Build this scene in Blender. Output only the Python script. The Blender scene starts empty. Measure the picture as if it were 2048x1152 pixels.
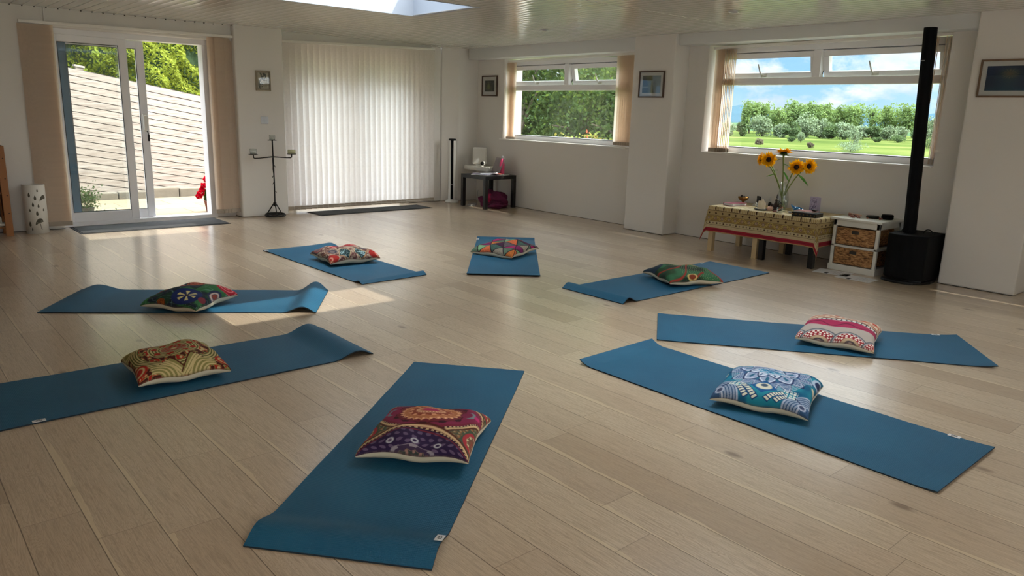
import bpy, math, random
import numpy as np
from mathutils import Vector, Matrix
C = bpy.context.scene
COL = C.collection
PI = math.pi
H = 2.163

# ------------------------------------------------------------------ camera
def rot(yaw, pitch, roll):
    cy, sy = math.cos(yaw), math.sin(yaw); cp, sp = math.cos(pitch), math.sin(pitch)
    f = Vector((cy*cp, sy*cp, sp)); r = Vector((sy, -cy, 0)); u = r.cross(f)
    cr, sr = math.cos(roll), math.sin(roll)
    return cr*r+sr*u, -sr*r+cr*u, f
R_, U_, F_ = rot(0.855015544, -0.227886522, 0.0292734871)
cam = bpy.data.objects.new('camera', bpy.data.cameras.new('camera'))
COL.objects.link(cam)
cam.matrix_world = Matrix(((R_.x, U_.x, -F_.x, -7.02327), (R_.y, U_.y, -F_.y, -8.76502), (R_.z, U_.z, -F_.z, 1.29217), (0, 0, 0, 1)))
cam.data.sensor_width = 36; cam.data.lens = 1507.45286/2048*36
cam.data.clip_end = 5000; cam.data.clip_start = .02
C.camera = cam

# ------------------------------------------------------------------ view, sky, sun
C.view_settings.view_transform = 'Standard'; C.view_settings.look = 'None'
C.view_settings.gamma = 1; C.view_settings.use_curve_mapping = False
C.view_settings.exposure = 0.52
C.cycles.max_bounces = 12; C.cycles.diffuse_bounces = 6; C.cycles.transparent_max_bounces = 24
C.cycles.glossy_bounces = 4; C.cycles.transmission_bounces = 8
C.cycles.sample_clamp_indirect = 6; C.cycles.caustics_reflective = False; C.cycles.caustics_refractive = False
C.cycles.use_denoising = True
SUN_DIR = Vector((-.566, 1.01, -1.0)).normalized()      # the way the light travels
sun = bpy.data.objects.new('sun', bpy.data.lights.new('sun', 'SUN')); COL.objects.link(sun)
sun.data.energy = 4.2; sun.data.angle = math.radians(.6); sun.data.color = (1, .95, .86)
sun.rotation_euler = SUN_DIR.to_track_quat('-Z', 'Y').to_euler()
SKY_STRENGTH = 1.0; SUN_HAZE = 5.0; OVERHEAD = 12.0      # bright thin cloud round the sun and overhead

def srgb(r, g, b):
    f = lambda c: (c/255/12.92) if c/255 <= .04045 else ((c/255+.055)/1.055)**2.4
    return (f(r), f(g), f(b), 1)

W = bpy.data.worlds.new('sky'); C.world = W; W.use_nodes = True
nt = W.node_tree; nt.nodes.clear()
class NT:
    """small helper for wiring nodes"""
    def __init__(s, t): s.t = t
    def n(s, k, **kw):
        o = s.t.nodes.new(k)
        for a, b in kw.items():
            if a == 'inp':
                for i, v in b.items(): o.inputs[i].default_value = v
            else: setattr(o, a, b)
        return o
    def l(s, a, b): s.t.links.new(a, b)
    def math(s, op, a, b=None, clamp=False):
        o = s.t.nodes.new('ShaderNodeMath'); o.operation = op; o.use_clamp = clamp
        for i, v in enumerate((a, b)):
            if v is None: continue
            if isinstance(v, (int, float)): o.inputs[i].default_value = v
            else: s.l(v, o.inputs[i])
        return o.outputs[0]
    def mix(s, f, a, b, mode='MIX'):
        o = s.t.nodes.new('ShaderNodeMix'); o.data_type = 'RGBA'; o.blend_type = mode
        for i, v in ((0, f), (6, a), (7, b)):
            if isinstance(v, (int, float)): o.inputs[i].default_value = v
            elif isinstance(v, tuple): o.inputs[i].default_value = v
            else: s.l(v, o.inputs[i])
        return o.outputs[2]
    def ramp(s, f, stops):
        o = s.t.nodes.new('ShaderNodeValToRGB'); e = o.color_ramp.elements
        while len(e) < len(stops): e.new(.5)
        for i, (p, c) in enumerate(stops): e[i].position = p; e[i].color = c
        s.l(f, o.inputs[0]); return o.outputs[0]
    def noise(s, vec, scale, detail=3, rough=.5, dist=0):
        o = s.t.nodes.new('ShaderNodeTexNoise'); o.inputs['Scale'].default_value = scale
        o.inputs['Detail'].default_value = detail; o.inputs['Roughness'].default_value = rough
        o.inputs['Distortion'].default_value = dist
        if vec is not None: s.l(vec, o.inputs['Vector'])
        return o.outputs[0]
N = NT(nt)
tc = N.n('ShaderNodeTexCoord'); sp = N.n('ShaderNodeSeparateXYZ'); N.l(tc.outputs['Generated'], sp.inputs[0])
z = sp.outputs[2]
grad = N.ramp(z, [(0.0, srgb(176, 210, 234)), (.05, srgb(150, 200, 240)), (.16, srgb(128, 182, 236)), (.5, srgb(88, 140, 205))])
cv = N.n('ShaderNodeCombineXYZ')
N.l(sp.outputs[0], cv.inputs[0]); N.l(sp.outputs[1], cv.inputs[1]); N.l(N.math('MULTIPLY', z, 1.9), cv.inputs[2])
cl = N.math('ADD', N.noise(cv.outputs[0], 8.5, 9, .60, .15), N.math('MULTIPLY', N.math('SUBTRACT', N.math('MINIMUM', z, .2), .07), .55))
clm = N.ramp(cl, [(.465, (0, 0, 0, 1)), (.56, (1, 1, 1, 1))])
cl2 = N.math('MULTIPLY', N.math('SUBTRACT', N.noise(cv.outputs[0], 14.0, 5, .6), .3), 2.4, True)
ccol = N.mix(cl2, srgb(196, 208, 222), srgb(255, 255, 255))
skyc = N.mix(N.math('MULTIPLY', clm, .85), grad, ccol)
# the hemisphere round the sun is brighter, as a real sky is
dt = N.n('ShaderNodeVectorMath', operation='DOT_PRODUCT'); N.l(tc.outputs['Generated'], dt.inputs[0]); dt.inputs[1].default_value = tuple(-SUN_DIR)
glow = N.math('MULTIPLY', N.math('POWER', N.math('MAXIMUM', dt.outputs['Value'], 0.0), 2.0), SUN_HAZE)
hz = N.n('ShaderNodeVectorMath', operation='SCALE'); hz.inputs[0].default_value = (1.0, .95, .86); N.l(glow, hz.inputs['Scale'])
zen = N.math('MULTIPLY', N.math('MAXIMUM', N.math('SUBTRACT', z, .26), 0.0), OVERHEAD)
zv = N.n('ShaderNodeVectorMath', operation='SCALE'); zv.inputs[0].default_value = (.88, .96, 1.0); N.l(zen, zv.inputs['Scale'])
t0_ = N.n('ShaderNodeVectorMath', operation='ADD'); N.l(skyc, t0_.inputs[0]); N.l(zv.outputs[0], t0_.inputs[1])
tot = N.n('ShaderNodeVectorMath', operation='ADD'); N.l(t0_.outputs[0], tot.inputs[0]); N.l(hz.outputs[0], tot.inputs[1])
bg = N.n('ShaderNodeBackground'); N.l(tot.outputs[0], bg.inputs[0]); bg.inputs[1].default_value = SKY_STRENGTH
wo = N.n('ShaderNodeOutputWorld'); N.l(bg.outputs[0], wo.inputs[0])

# ------------------------------------------------------------------ materials
def mat(name, col, rough=.6, metal=0, spec=.5, coat=0, bump=0, bscale=50, var=0, vscale=3, sub=None, **kw):
    m = bpy.data.materials.new(name); m.use_nodes = True; t = m.node_tree
    b = t.nodes['Principled BSDF']; n = NT(t)
    b.inputs['Base Color'].default_value = col; b.inputs['Roughness'].default_value = rough
    b.inputs['Metallic'].default_value = metal; b.inputs['Specular IOR Level'].default_value = spec
    b.inputs['Coat Weight'].default_value = coat
    tc = n.n('ShaderNodeTexCoord')
    if var:
        f = n.noise(tc.outputs['Object'], vscale, 4)
        c = n.mix(f, tuple(x*(1-var) for x in col[:3])+(1,), tuple(min(1, x*(1+var)) for x in col[:3])+(1,))
        n.l(c, b.inputs['Base Color'])
    if bump:
        f = n.noise(tc.outputs['Object'], bscale, 3); bp = n.n('ShaderNodeBump'); bp.inputs['Strength'].default_value = bump
        bp.inputs['Distance'].default_value = .002; n.l(f, bp.inputs['Height']); n.l(bp.outputs[0], b.inputs['Normal'])
    return m
def vmat(name, rough=.8, bump=.3, bscale=900):
    m = mat(name, (1, 1, 1, 1), rough, bump=bump, bscale=bscale, spec=.25); n = NT(m.node_tree)
    a = n.n('ShaderNodeAttribute', attribute_name='Col'); n.l(a.outputs[0], m.node_tree.nodes['Principled BSDF'].inputs['Base Color'])
    return m
def glass_mat(name, tint=(1, 1, 1, 1), refl=1.0):
    m = bpy.data.materials.new(name); m.use_nodes = True; t = m.node_tree; t.nodes.clear(); n = NT(t)
    ge = n.n('ShaderNodeNewGeometry'); dp = n.n('ShaderNodeVectorMath', operation='DOT_PRODUCT'); n.l(ge.outputs['Incoming'], dp.inputs[0]); n.l(ge.outputs['Normal'], dp.inputs[1])
    fr = n.math('ADD', .04, n.math('MULTIPLY', .96, n.math('POWER', n.math('SUBTRACT', 1.0, n.math('ABSOLUTE', dp.outputs['Value']), True), 5.0)))
    tr = n.n('ShaderNodeBsdfTransparent', inp={0: tint}); gl = n.n('ShaderNodeBsdfGlossy', inp={1: .01})
    mx = n.n('ShaderNodeMixShader'); n.l(n.math('MULTIPLY', fr, refl, True), mx.inputs[0])
    n.l(tr.outputs[0], mx.inputs[1]); n.l(gl.outputs[0], mx.inputs[2])
    o = n.n('ShaderNodeOutputMaterial'); n.l(mx.outputs[0], o.inputs[0]); return m
def trans_mat(name, col, tcol, w=.5, var=.3, vscale=2, rough=.6):
    """leaf or cloth that lets light through"""
    m = bpy.data.materials.new(name); m.use_nodes = True; t = m.node_tree; t.nodes.clear(); n = NT(t)
    g = n.n('ShaderNodeTexCoord'); f = n.noise(g.outputs['Object'], vscale, 3)
    f2 = n.ramp(f, [(.3, (0, 0, 0, 1)), (.7, (1, 1, 1, 1))])
    a = n.mix(f2, tuple(x*(1-var) for x in col[:3])+(1,), tuple(min(1, x*(1+var)) for x in col[:3])+(1,))
    b = n.mix(f2, tuple(x*(1-var) for x in tcol[:3])+(1,), tuple(min(1, x*(1+var)) for x in tcol[:3])+(1,))
    d = n.n('ShaderNodeBsdfDiffuse'); n.l(a, d.inputs[0]); tl = n.n('ShaderNodeBsdfTranslucent'); n.l(b, tl.inputs[0])
    mx = n.n('ShaderNodeMixShader', inp={0: w}); n.l(d.outputs[0], mx.inputs[1]); n.l(tl.outputs[0], mx.inputs[2])
    o = n.n('ShaderNodeOutputMaterial'); n.l(mx.outputs[0], o.inputs[0]); return m

M = {}
M['wall'] = mat('painted_wall', srgb(222, 219, 215), .75, bump=.25, bscale=40, var=.03, vscale=1.2)
M['soffit'] = mat('painted_soffit', srgb(214, 216, 216), .6)
M['ceil'] = mat('ceiling_plank', srgb(200, 197, 192), .12, spec=.55, bump=.0, var=.03, vscale=.8)
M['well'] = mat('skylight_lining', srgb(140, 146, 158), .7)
M['dark_gap'] = mat('dark_gap', srgb(60, 55, 50), .9)
M['upvc'] = mat('white_upvc', srgb(238, 238, 242), .3, spec=.5, var=.02, vscale=5)
M['gasket'] = mat('gasket', srgb(40, 42, 45), .6)
M['white_metal'] = mat('white_metal', srgb(232, 230, 225), .35)
M['glass'] = glass_mat('window_glass', (.97, .985, .98, 1))
M['clear'] = glass_mat('clear_glass', (.94, .96, .95, 1), 1.6)
M['picglass'] = glass_mat('picture_glass', (.98, .98, .98, 1), 1.0)
M['slate_blue'] = mat('slate_blue_paint', srgb(96, 122, 142), .5, var=.08, vscale=3)  # blue-grey cast of the stile in shade behind glass, put into its colour
M['doormat'] = mat('doormat', srgb(60, 59, 60), .95, bump=.8, bscale=400, var=.25, vscale=60)
M['doormat2'] = mat('doormat_dark', srgb(52, 54, 56), .95, bump=.8, bscale=400, var=.2, vscale=60)
M['rubber'] = mat('rubber', srgb(26, 26, 28), .7)
M['black_iron'] = mat('black_iron', srgb(30, 27, 26), .5, metal=.4, var=.2, vscale=30)
M['black_plastic'] = mat('black_plastic', srgb(9, 9, 11), .4, spec=.3)
M['black_grille'] = mat('black_grille', srgb(7, 7, 9), .7, bump=.3, bscale=600, spec=.15)
M['black_table'] = mat('black_table', srgb(13, 11, 12), .4, var=.1, vscale=8)
M['birch'] = mat('birch_foil', srgb(196, 172, 132), .45, var=.08, vscale=12)
M['white_plastic'] = mat('white_plastic', srgb(222, 220, 214), .35)
M['white_wood'] = mat('white_wood', srgb(216, 214, 205), .45, var=.03, vscale=9)
M['silver'] = mat('silver', srgb(180, 180, 184), .3, metal=.8)
M['pink'] = mat('pink_bottle', srgb(232, 74, 128), .3, coat=.3)
M['coral'] = mat('coral_case', srgb(232, 120, 104), .5)
M['candle'] = mat('candle_wax', srgb(232, 220, 196), .5, var=.05)
M['sage_wax'] = mat('sage_wax', srgb(196, 198, 160), .5, var=.05)
M['brass'] = mat('brass', srgb(150, 112, 58), .4, metal=.7, var=.3, vscale=30)
M['dark_wood'] = mat('dark_wood', srgb(48, 26, 22), .5, var=.3, vscale=30)
M['rust'] = mat('rust', srgb(130, 66, 48), .6, var=.25, vscale=40)
M['pink_book'] = mat('pink_book', srgb(160, 84, 100), .6, var=.1, vscale=20)
M['paper'] = mat('paper', srgb(224, 224, 226), .6, var=.04, vscale=30)
M['lavender'] = mat('lavender_card', srgb(186, 178, 206), .6)
M['blue_glass'] = mat('blue_glass', srgb(30, 120, 180), .1, spec=.8, coat=.5, var=.4, vscale=60)
M['rock'] = mat('rose_quartz', srgb(214, 170, 152), .6, var=.15, vscale=60)
M['plum'] = mat('plum_cloth', srgb(96, 22, 62), .9, var=.5, vscale=22)
M['magenta'] = mat('magenta_cloth', srgb(170, 34, 78), .9, var=.2, vscale=22)
M['pine'] = mat('pine', srgb(150, 96, 46), .5, var=.12, vscale=5)
M['pine_dark'] = mat('pine_dark', srgb(92, 50, 24), .6, var=.2, vscale=5)
M['brown_frame'] = mat('brown_frame', srgb(84, 62, 50), .5, var=.15, vscale=30)
M['oak_frame'] = mat('oak_frame', srgb(118, 92, 72), .5, var=.15, vscale=30)
M['cream_frame'] = mat('cream_frame', srgb(148, 138, 120), .6, var=.1, vscale=40)
M['mount'] = mat('picture_mount', srgb(200, 202, 200), .8)
M['cover_back'] = mat('cream_linen', srgb(196, 188, 166), .9, bump=.5, bscale=500, var=.06, vscale=8)
M['art'] = vmat('printed_art', .6, 0); M['print'] = vmat('printed_linen', .85, .35, 900)
M['petal'] = trans_mat('sunflower_petal', srgb(252, 186, 24), srgb(252, 176, 20), .4, .18, 60)
M['disc'] = mat('sunflower_disc', srgb(44, 22, 12), .9, bump=.8, bscale=500, var=.4, vscale=200)
M['stem'] = mat('flower_stem', srgb(118, 136, 60), .6, var=.15, vscale=40)
M['leafg'] = trans_mat('flower_leaf', srgb(60, 92, 40), srgb(80, 120, 40), .3, .3, 30)
M['slat'] = trans_mat('blind_fabric', srgb(222, 210, 196), srgb(244, 226, 206), .5, .03, 40)
M['slat_s'] = trans_mat('blind_fabric_backlit', srgb(226, 212, 196), srgb(240, 224, 208), .6, .03, 40)
M['slat_w'] = trans_mat('blind_fabric_daylit', srgb(230, 226, 221), srgb(248, 243, 242), .62, .03, 40)  # whiter copy of the blind fabric, daylight glow put into its colour
M['slat_weight'] = mat('blind_weight', srgb(168, 156, 142), .8, var=.1, vscale=60)
M['cord'] = mat('white_cord', srgb(215, 210, 200), .6)
M['red_flower'] = trans_mat('red_petal', srgb(196, 16, 40), srgb(220, 20, 50), .3, .35, 40)
M['stone'] = mat('garden_stone', srgb(112, 104, 92), .9, bump=1, bscale=30, var=.3, vscale=8)
M['grey_pot'] = mat('grey_pot', srgb(110, 110, 106), .8, var=.2, vscale=20)
M['trunk'] = mat('tree_bark', srgb(84, 74, 60), .9, var=.3, vscale=3)
M['knot'] = mat('wood_knot', srgb(58, 28, 14), .7)
M['lens'] = mat('lens', srgb(6, 6, 10), .1, coat=.5)
M['screen'] = mat('laptop_lid', srgb(150, 140, 142), .35, metal=.5, var=.1, vscale=10)
M['laptop_dark'] = mat('laptop_keys', srgb(60, 52, 54), .5)
M['chrome_door'] = mat('chrome', srgb(200, 200, 205), .2, metal=.9)

def floor_material():
    m = bpy.data.materials.new('oak_floorboards'); m.use_nodes = True; t = m.node_tree; n = NT(t)
    b = t.nodes['Principled BSDF']; tc = n.n('ShaderNodeTexCoord'); s = n.n('ShaderNodeSeparateXYZ'); n.l(tc.outputs['Object'], s.inputs[0])
    X, Y = s.outputs[0], s.outputs[1]
    u = n.math('DIVIDE', n.math('SUBTRACT', X, .018), .170); row = n.math('FLOOR', u); fu = n.math('FRACT', u)
    wn = n.n('ShaderNodeTexWhiteNoise', noise_dimensions='1D'); n.l(row, wn.inputs['W'])
    v = n.math('DIVIDE', n.math('ADD', Y, n.math('MULTIPLY', wn.outputs[0], 7.3)), 1.32); seg = n.math('FLOOR', v); fv = n.math('FRACT', v)
    cb = n.n('ShaderNodeCombineXYZ'); n.l(row, cb.inputs[0]); n.l(seg, cb.inputs[1])
    w2 = n.n('ShaderNodeTexWhiteNoise', noise_dimensions='2D'); n.l(cb.outputs[0], w2.inputs['Vector'])
    base = n.ramp(w2.outputs[0], [(0, srgb(180, 156, 132)), (.3, srgb(198, 176, 152)), (.65, srgb(208, 188, 163)), (1, srgb(191, 169, 146))])
    # grain, drawn out along the board
    g = n.n('ShaderNodeCombineXYZ')
    n.l(n.math('ADD', n.math('MULTIPLY', X, 22.0), n.math('MULTIPLY', w2.outputs[0], 90.0)), g.inputs[0]); n.l(n.math('ADD', n.math('MULTIPLY', Y, 1.7), n.math('MULTIPLY', row, 3.1)), g.inputs[1])
    gr = n.noise(g.outputs[0], 1.0, 4, .5, .4)
    rings = n.math('SINE', n.math('MULTIPLY', gr, 190.0))
    base = n.mix(n.math('MULTIPLY', n.ramp(rings, [(.0, (0, 0, 0, 1)), (1, (1, 1, 1, 1))]), .42), base, srgb(146, 122, 96))
    g2 = n.n('ShaderNodeCombineXYZ'); n.l(n.math('ADD', n.math('MULTIPLY', X, 150.0), n.math('MULTIPLY', w2.outputs[0], 50.0)), g2.inputs[0]); n.l(n.math('MULTIPLY', Y, 6.0), g2.inputs[1])
    gf = n.noise(g2.outputs[0], 1.0, 5, .65)
    base = n.mix(n.math('MULTIPLY', n.ramp(gf, [(.45, (0, 0, 0, 1)), (.7, (1, 1, 1, 1))]), .7), base, srgb(150, 128, 104))
    base = n.mix(n.math('MULTIPLY', n.noise(g.outputs[0], .5, 3), .25), base, srgb(208, 192, 168))
    # pale sapwood along the edge of some boards
    sap = n.math('MULTIPLY', n.math('GREATER_THAN', wn.outputs[0], .45), n.math('LESS_THAN', n.math('ADD', fu, n.math('MULTIPLY', gr, .6)), .37))
    base = n.mix(n.math('MULTIPLY', sap, .6), base, srgb(222, 204, 172))
    # knots
    vo = n.n('ShaderNodeTexVoronoi'); k = n.n('ShaderNodeCombineXYZ'); n.l(n.math('MULTIPLY', X, 3.0), k.inputs[0]); n.l(n.math('MULTIPLY', Y, 1.5), k.inputs[1]); n.l(k.outputs[0], vo.inputs['Vector']); vo.inputs['Scale'].default_value = 1
    kn = n.ramp(vo.outputs['Distance'], [(.03, (1, 1, 1, 1)), (.075, (0, 0, 0, 1))])
    base = n.mix(n.math('MULTIPLY', kn, .7), base, srgb(104, 82, 64))
    # joints
    e = n.math('MINIMUM', fu, n.math('SUBTRACT', 1.0, fu)); ln = n.math('LESS_THAN', e, .0085)
    ln2 = n.math('LESS_THAN', fv, .0016)
    base = n.mix(n.math('MULTIPLY', ln2, .6), n.mix(n.math('MULTIPLY', ln, .8), base, srgb(78, 58, 42)), srgb(98, 78, 62))
    n.l(base, b.inputs['Base Color'])
    rr = n.ramp(n.noise(tc.outputs['Object'], 2.0, 3), [(.3, (.3, .3, .3, 1)), (.7, (.3, .3, .3, 1))]); n.l(rr, b.inputs['Roughness'])
    b.inputs['Specular IOR Level'].default_value = .5; b.inputs['Coat Weight'].default_value = .8; b.inputs['Coat Roughness'].default_value = .2
    bp = n.n('ShaderNodeBump'); bp.inputs['Strength'].default_value = .12; bp.inputs['Distance'].default_value = .002
    n.l(n.math('SUBTRACT', gr, n.math('MULTIPLY', ln, 2.0)), bp.inputs['Height']); n.l(bp.outputs[0], b.inputs['Normal'])
    return m
M['floor'] = floor_material()
def yoga_material():
    m = mat('yoga_mat_foam', srgb(22, 84, 116), .62, spec=.4); t = m.node_tree; n = NT(t); b = t.nodes['Principled BSDF']
    tc = n.n('ShaderNodeTexCoord'); s = n.n('ShaderNodeSeparateXYZ'); n.l(tc.outputs['Object'], s.inputs[0])
    a = n.math('SINE', n.math('MULTIPLY', s.outputs[0], 1050.0)); c = n.math('SINE', n.math('MULTIPLY', s.outputs[1], 1050.0))
    h = n.math('ADD', n.math('MULTIPLY', a, .8), n.math('MULTIPLY', c, .5))
    bp = n.n('ShaderNodeBump'); bp.inputs['Strength'].default_value = .35; bp.inputs['Distance'].default_value = .0015
    n.l(h, bp.inputs['Height']); n.l(bp.outputs[0], b.inputs['Normal'])
    n.l(n.mix(n.noise(tc.outputs['Object'], 3, 3), srgb(14, 76, 110), srgb(30, 98, 130)), b.inputs['Base Color'])
    return m
M['yoga'] = yoga_material()
M['yoga_edge'] = mat('yoga_mat_edge', srgb(12, 30, 42), .8)
def wicker_material():
    m = mat('woven_hyacinth', srgb(150, 108, 66), .7); t = m.node_tree; n = NT(t); b = t.nodes['Principled BSDF']
    tc = n.n('ShaderNodeTexCoord'); s = n.n('ShaderNodeSeparateXYZ'); n.l(tc.outputs['Object'], s.inputs[0])
    c = n.n('ShaderNodeCombineXYZ'); xy = n.math('ADD', s.outputs[0], s.outputs[1])
    n.l(n.math('MULTIPLY', xy, 26.0), c.inputs[0]); n.l(n.math('MULTIPLY', s.outputs[2], 85.0), c.inputs[1])
    f = n.noise(c.outputs[0], 1.0, 3, .6, .8)
    n.l(n.ramp(f, [(.3, srgb(60, 36, 20)), (.42, srgb(120, 80, 46)), (.55, srgb(176, 130, 82)), (.75, srgb(208, 166, 112))]), b.inputs['Base Color'])
    bp = n.n('ShaderNodeBump'); bp.inputs['Strength'].default_value = .9; bp.inputs['Distance'].default_value = .006
    n.l(f, bp.inputs['Height']); n.l(bp.outputs[0], b.inputs['Normal']); return m
M['wicker'] = wicker_material()
def fence_material():
    m = mat('weathered_boards', srgb(200, 184, 172), .85); t = m.node_tree; n = NT(t); b = t.nodes['Principled BSDF']
    tc = n.n('ShaderNodeTexCoord'); s = n.n('ShaderNodeSeparateXYZ'); n.l(tc.outputs['Object'], s.inputs[0])
    row = n.math('FLOOR', n.math('DIVIDE', s.outputs[2], .092))
    wn = n.n('ShaderNodeTexWhiteNoise', noise_dimensions='1D'); n.l(row, wn.inputs['W'])
    c = n.n('ShaderNodeCombineXYZ'); n.l(n.math('ADD', n.math('MULTIPLY', s.outputs[0], 2.5), n.math('MULTIPLY', row, 5.0)), c.inputs[0]); n.l(n.math('MULTIPLY', s.outputs[2], 30.0), c.inputs[1])
    f = n.noise(c.outputs[0], 1.5, 5, .65, .6)
    base = n.ramp(f, [(.28, srgb(88, 78, 72)), (.42, srgb(124, 114, 106)), (.6, srgb(144, 135, 127)), (.8, srgb(160, 151, 143))])
    base = n.mix(n.math('MULTIPLY', wn.outputs[0], .25), base, srgb(118, 104, 96)); n.l(base, b.inputs['Base Color']); return m
M['fence'] = fence_material()
def paving_material():
    m = mat('patio_slabs', srgb(206, 184, 152), .9); t = m.node_tree; n = NT(t); b = t.nodes['Principled BSDF']
    tc = n.n('ShaderNodeTexCoord'); br = n.n('ShaderNodeTexBrick'); n.l(tc.outputs['Object'], br.inputs['Vector'])
    br.inputs['Scale'].default_value = 1; br.inputs['Brick Width'].default_value = .6; br.inputs['Row Height'].default_value = .45; br.inputs['Mortar Size'].default_value = .008
    br.inputs['Color1'].default_value = srgb(146, 130, 108); br.inputs['Color2'].default_value = srgb(134, 118, 96); br.inputs['Mortar'].default_value = srgb(90, 78, 62)
    n.l(n.mix(n.math('MULTIPLY', n.noise(tc.outputs['Object'], 4, 4), .5), br.outputs[0], srgb(126, 116, 84)), b.inputs['Base Color']); return m
M['paving'] = paving_material()
def grass_material():
    m = mat('meadow', srgb(60, 76, 30), 1.0, spec=0); t = m.node_tree; n = NT(t); b = t.nodes['Principled BSDF']
    tc = n.n('ShaderNodeTexCoord'); f = n.noise(tc.outputs['Object'], .012, 5, .6); f2 = n.noise(tc.outputs['Object'], .25, 4)
    c = n.ramp(f, [(.36, srgb(50, 64, 32)), (.5, srgb(68, 80, 40)), (.64, srgb(92, 98, 56))])
    n.l(n.mix(n.math('MULTIPLY', f2, .4), c, srgb(58, 72, 34)), b.inputs['Base Color']); return m
M['grass'] = grass_material()
M['hedge'] = trans_mat('hedge_leaf', srgb(112, 124, 50), srgb(150, 156, 52), .3, .55, 3.2)
M['garden_leaf'] = trans_mat('garden_leaf', srgb(52, 68, 40), srgb(100, 118, 52), .35, .55, 2.5)
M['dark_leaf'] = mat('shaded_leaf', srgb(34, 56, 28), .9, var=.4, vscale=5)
M['photinia'] = trans_mat('shrub_leaf', srgb(104, 118, 60), srgb(170, 150, 70), .4, .35, 3)
M['red_leaf'] = trans_mat('red_leaf', srgb(150, 84, 64), srgb(170, 84, 64), .4, .2, 3)
M['poplar'] = trans_mat('poplar_leaf', srgb(104, 126, 80), srgb(120, 140, 74), .3, .3, .12)
M['willow'] = trans_mat('willow_leaf', srgb(118, 134, 108), srgb(110, 126, 86), .25, .3, .2)
M['bushg'] = trans_mat('bush_leaf', srgb(80, 98, 68), srgb(90, 110, 60), .25, .3, .2)
M['hill'] = mat('hazy_woodland', srgb(50, 72, 84), 1.0, spec=0, var=.25, vscale=.02)  # bluish haze of distance mixed into the woodland colour
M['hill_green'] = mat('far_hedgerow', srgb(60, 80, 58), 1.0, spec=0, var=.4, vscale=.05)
M['greybush'] = trans_mat('dull_bush_leaf', srgb(96, 90, 76), srgb(96, 88, 70), .25, .2, .3)

# ------------------------------------------------------------------ mesh helpers
class MB:
    def __init__(s): s.v = []; s.f = []; s.mi = []; s.cur = 0
    def add(s, vs, fs, T=None):
        o = len(s.v)
        for p in vs:
            p = Vector(p); s.v.append(tuple(T @ p) if T is not None else tuple(p))
        for f in fs: s.f.append(tuple(i+o for i in f)); s.mi.append(s.cur)
        return s
    def box(s, x0, x1, y0, y1, z0, z1, T=None):
        vs = [(x, y, z) for z in (z0, z1) for y in (y0, y1) for x in (x0, x1)]
        return s.add(vs, [(0, 2, 3, 1), (4, 5, 7, 6), (0, 1, 5, 4), (2, 6, 7, 3), (0, 4, 6, 2), (1, 3, 7, 5)], T)
    def lathe(s, prof, c=(0, 0, 0), n=32, T=None, cap=True):
        vs = []; fs = []
        for r, z in prof:
            for k in range(n): a = 2*PI*k/n; vs.append((c[0]+r*math.cos(a), c[1]+r*math.sin(a), c[2]+z))
        for i in range(len(prof)-1):
            for k in range(n): fs.append((i*n+k, i*n+(k+1) % n, (i+1)*n+(k+1) % n, (i+1)*n+k))
        if cap:
            fs.append(tuple(reversed(range(n)))); fs.append(tuple((len(prof)-1)*n+k for k in range(n)))
        return s.add(vs, fs, T)
    def tube(s, pts, r, n=8, closed=False):
        pts = [Vector(p) for p in pts]; rs = r if isinstance(r, (list, tuple)) else [r]*len(pts); vs = []; L = len(pts); up = Vector((0.123, .31, .94))
        for i, p in enumerate(pts):
            a = pts[(i-1) % L] if (i or closed) else p; b = pts[(i+1) % L] if (i < L-1 or closed) else p
            d = (b-a).normalized(); x = d.cross(up)
            if x.length < .05: x = d.cross(Vector((1, 0, 0)))
            x.normalize(); y = d.cross(x); up = -y if False else up
            for k in range(n): t = 2*PI*k/n; vs.append(p+x*rs[i]*math.cos(t)+y*rs[i]*math.sin(t))
        fs = [(i*n+k, i*n+(k+1) % n, ((i+1) % L)*n+(k+1) % n, ((i+1) % L)*n+k) for i in range(L if closed else L-1) for k in range(n)]
        if not closed: fs += [tuple(reversed(range(n))), tuple((L-1)*n+k for k in range(n))]
        return s.add(vs, fs)
    def prism(s, poly, z0, z1, T=None):
        n = len(poly); vs = [(x, y, z0) for x, y in poly]+[(x, y, z1) for x, y in poly]
        return s.add(vs, [tuple(reversed(range(n))), tuple(range(n, 2*n))]+[(i, (i+1) % n, n+(i+1) % n, n+i) for i in range(n)], T)
    def ball(s, c, r, n=12, m=8, jit=0, sc=(1, 1, 1), seed=0):
        rg = random.Random(seed); vs = []; fs = []
        for i in range(m+1):
            for k in range(n):
                a = PI*i/m; b = 2*PI*k/n; q = 1+(rg.random()-.5)*jit
                vs.append((c[0]+r*q*sc[0]*math.sin(a)*math.cos(b), c[1]+r*q*sc[1]*math.sin(a)*math.sin(b), c[2]+r*q*sc[2]*math.cos(a)))
        for i in range(m):
            for k in range(n): fs.append((i*n+k, (i+1)*n+k, (i+1)*n+(k+1) % n, i*n+(k+1) % n))
        return s.add(vs, fs)
    def build(s, name, m, parent=None, smooth=False, bevel=0, seg=2):
        me = bpy.data.meshes.new(name); me.from_pydata(s.v, [], s.f)
        for mm in (m if isinstance(m, (list, tuple)) else [m]): me.materials.append(M[mm] if isinstance(mm, str) else mm)
        me.polygons.foreach_set('material_index', s.mi)
        if smooth: me.polygons.foreach_set('use_smooth', [True]*len(me.polygons))
        me.update(); o = bpy.data.objects.new(name, me); COL.objects.link(o)
        if parent is not None: o.parent = parent
        if bevel:
            b = o.modifiers.new('bevel', 'BEVEL'); b.width = bevel; b.segments = seg; b.limit_method = 'ANGLE'; b.angle_limit = .6
        return o
def box(*a, **k): return MB().box(*a, **k)
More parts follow.
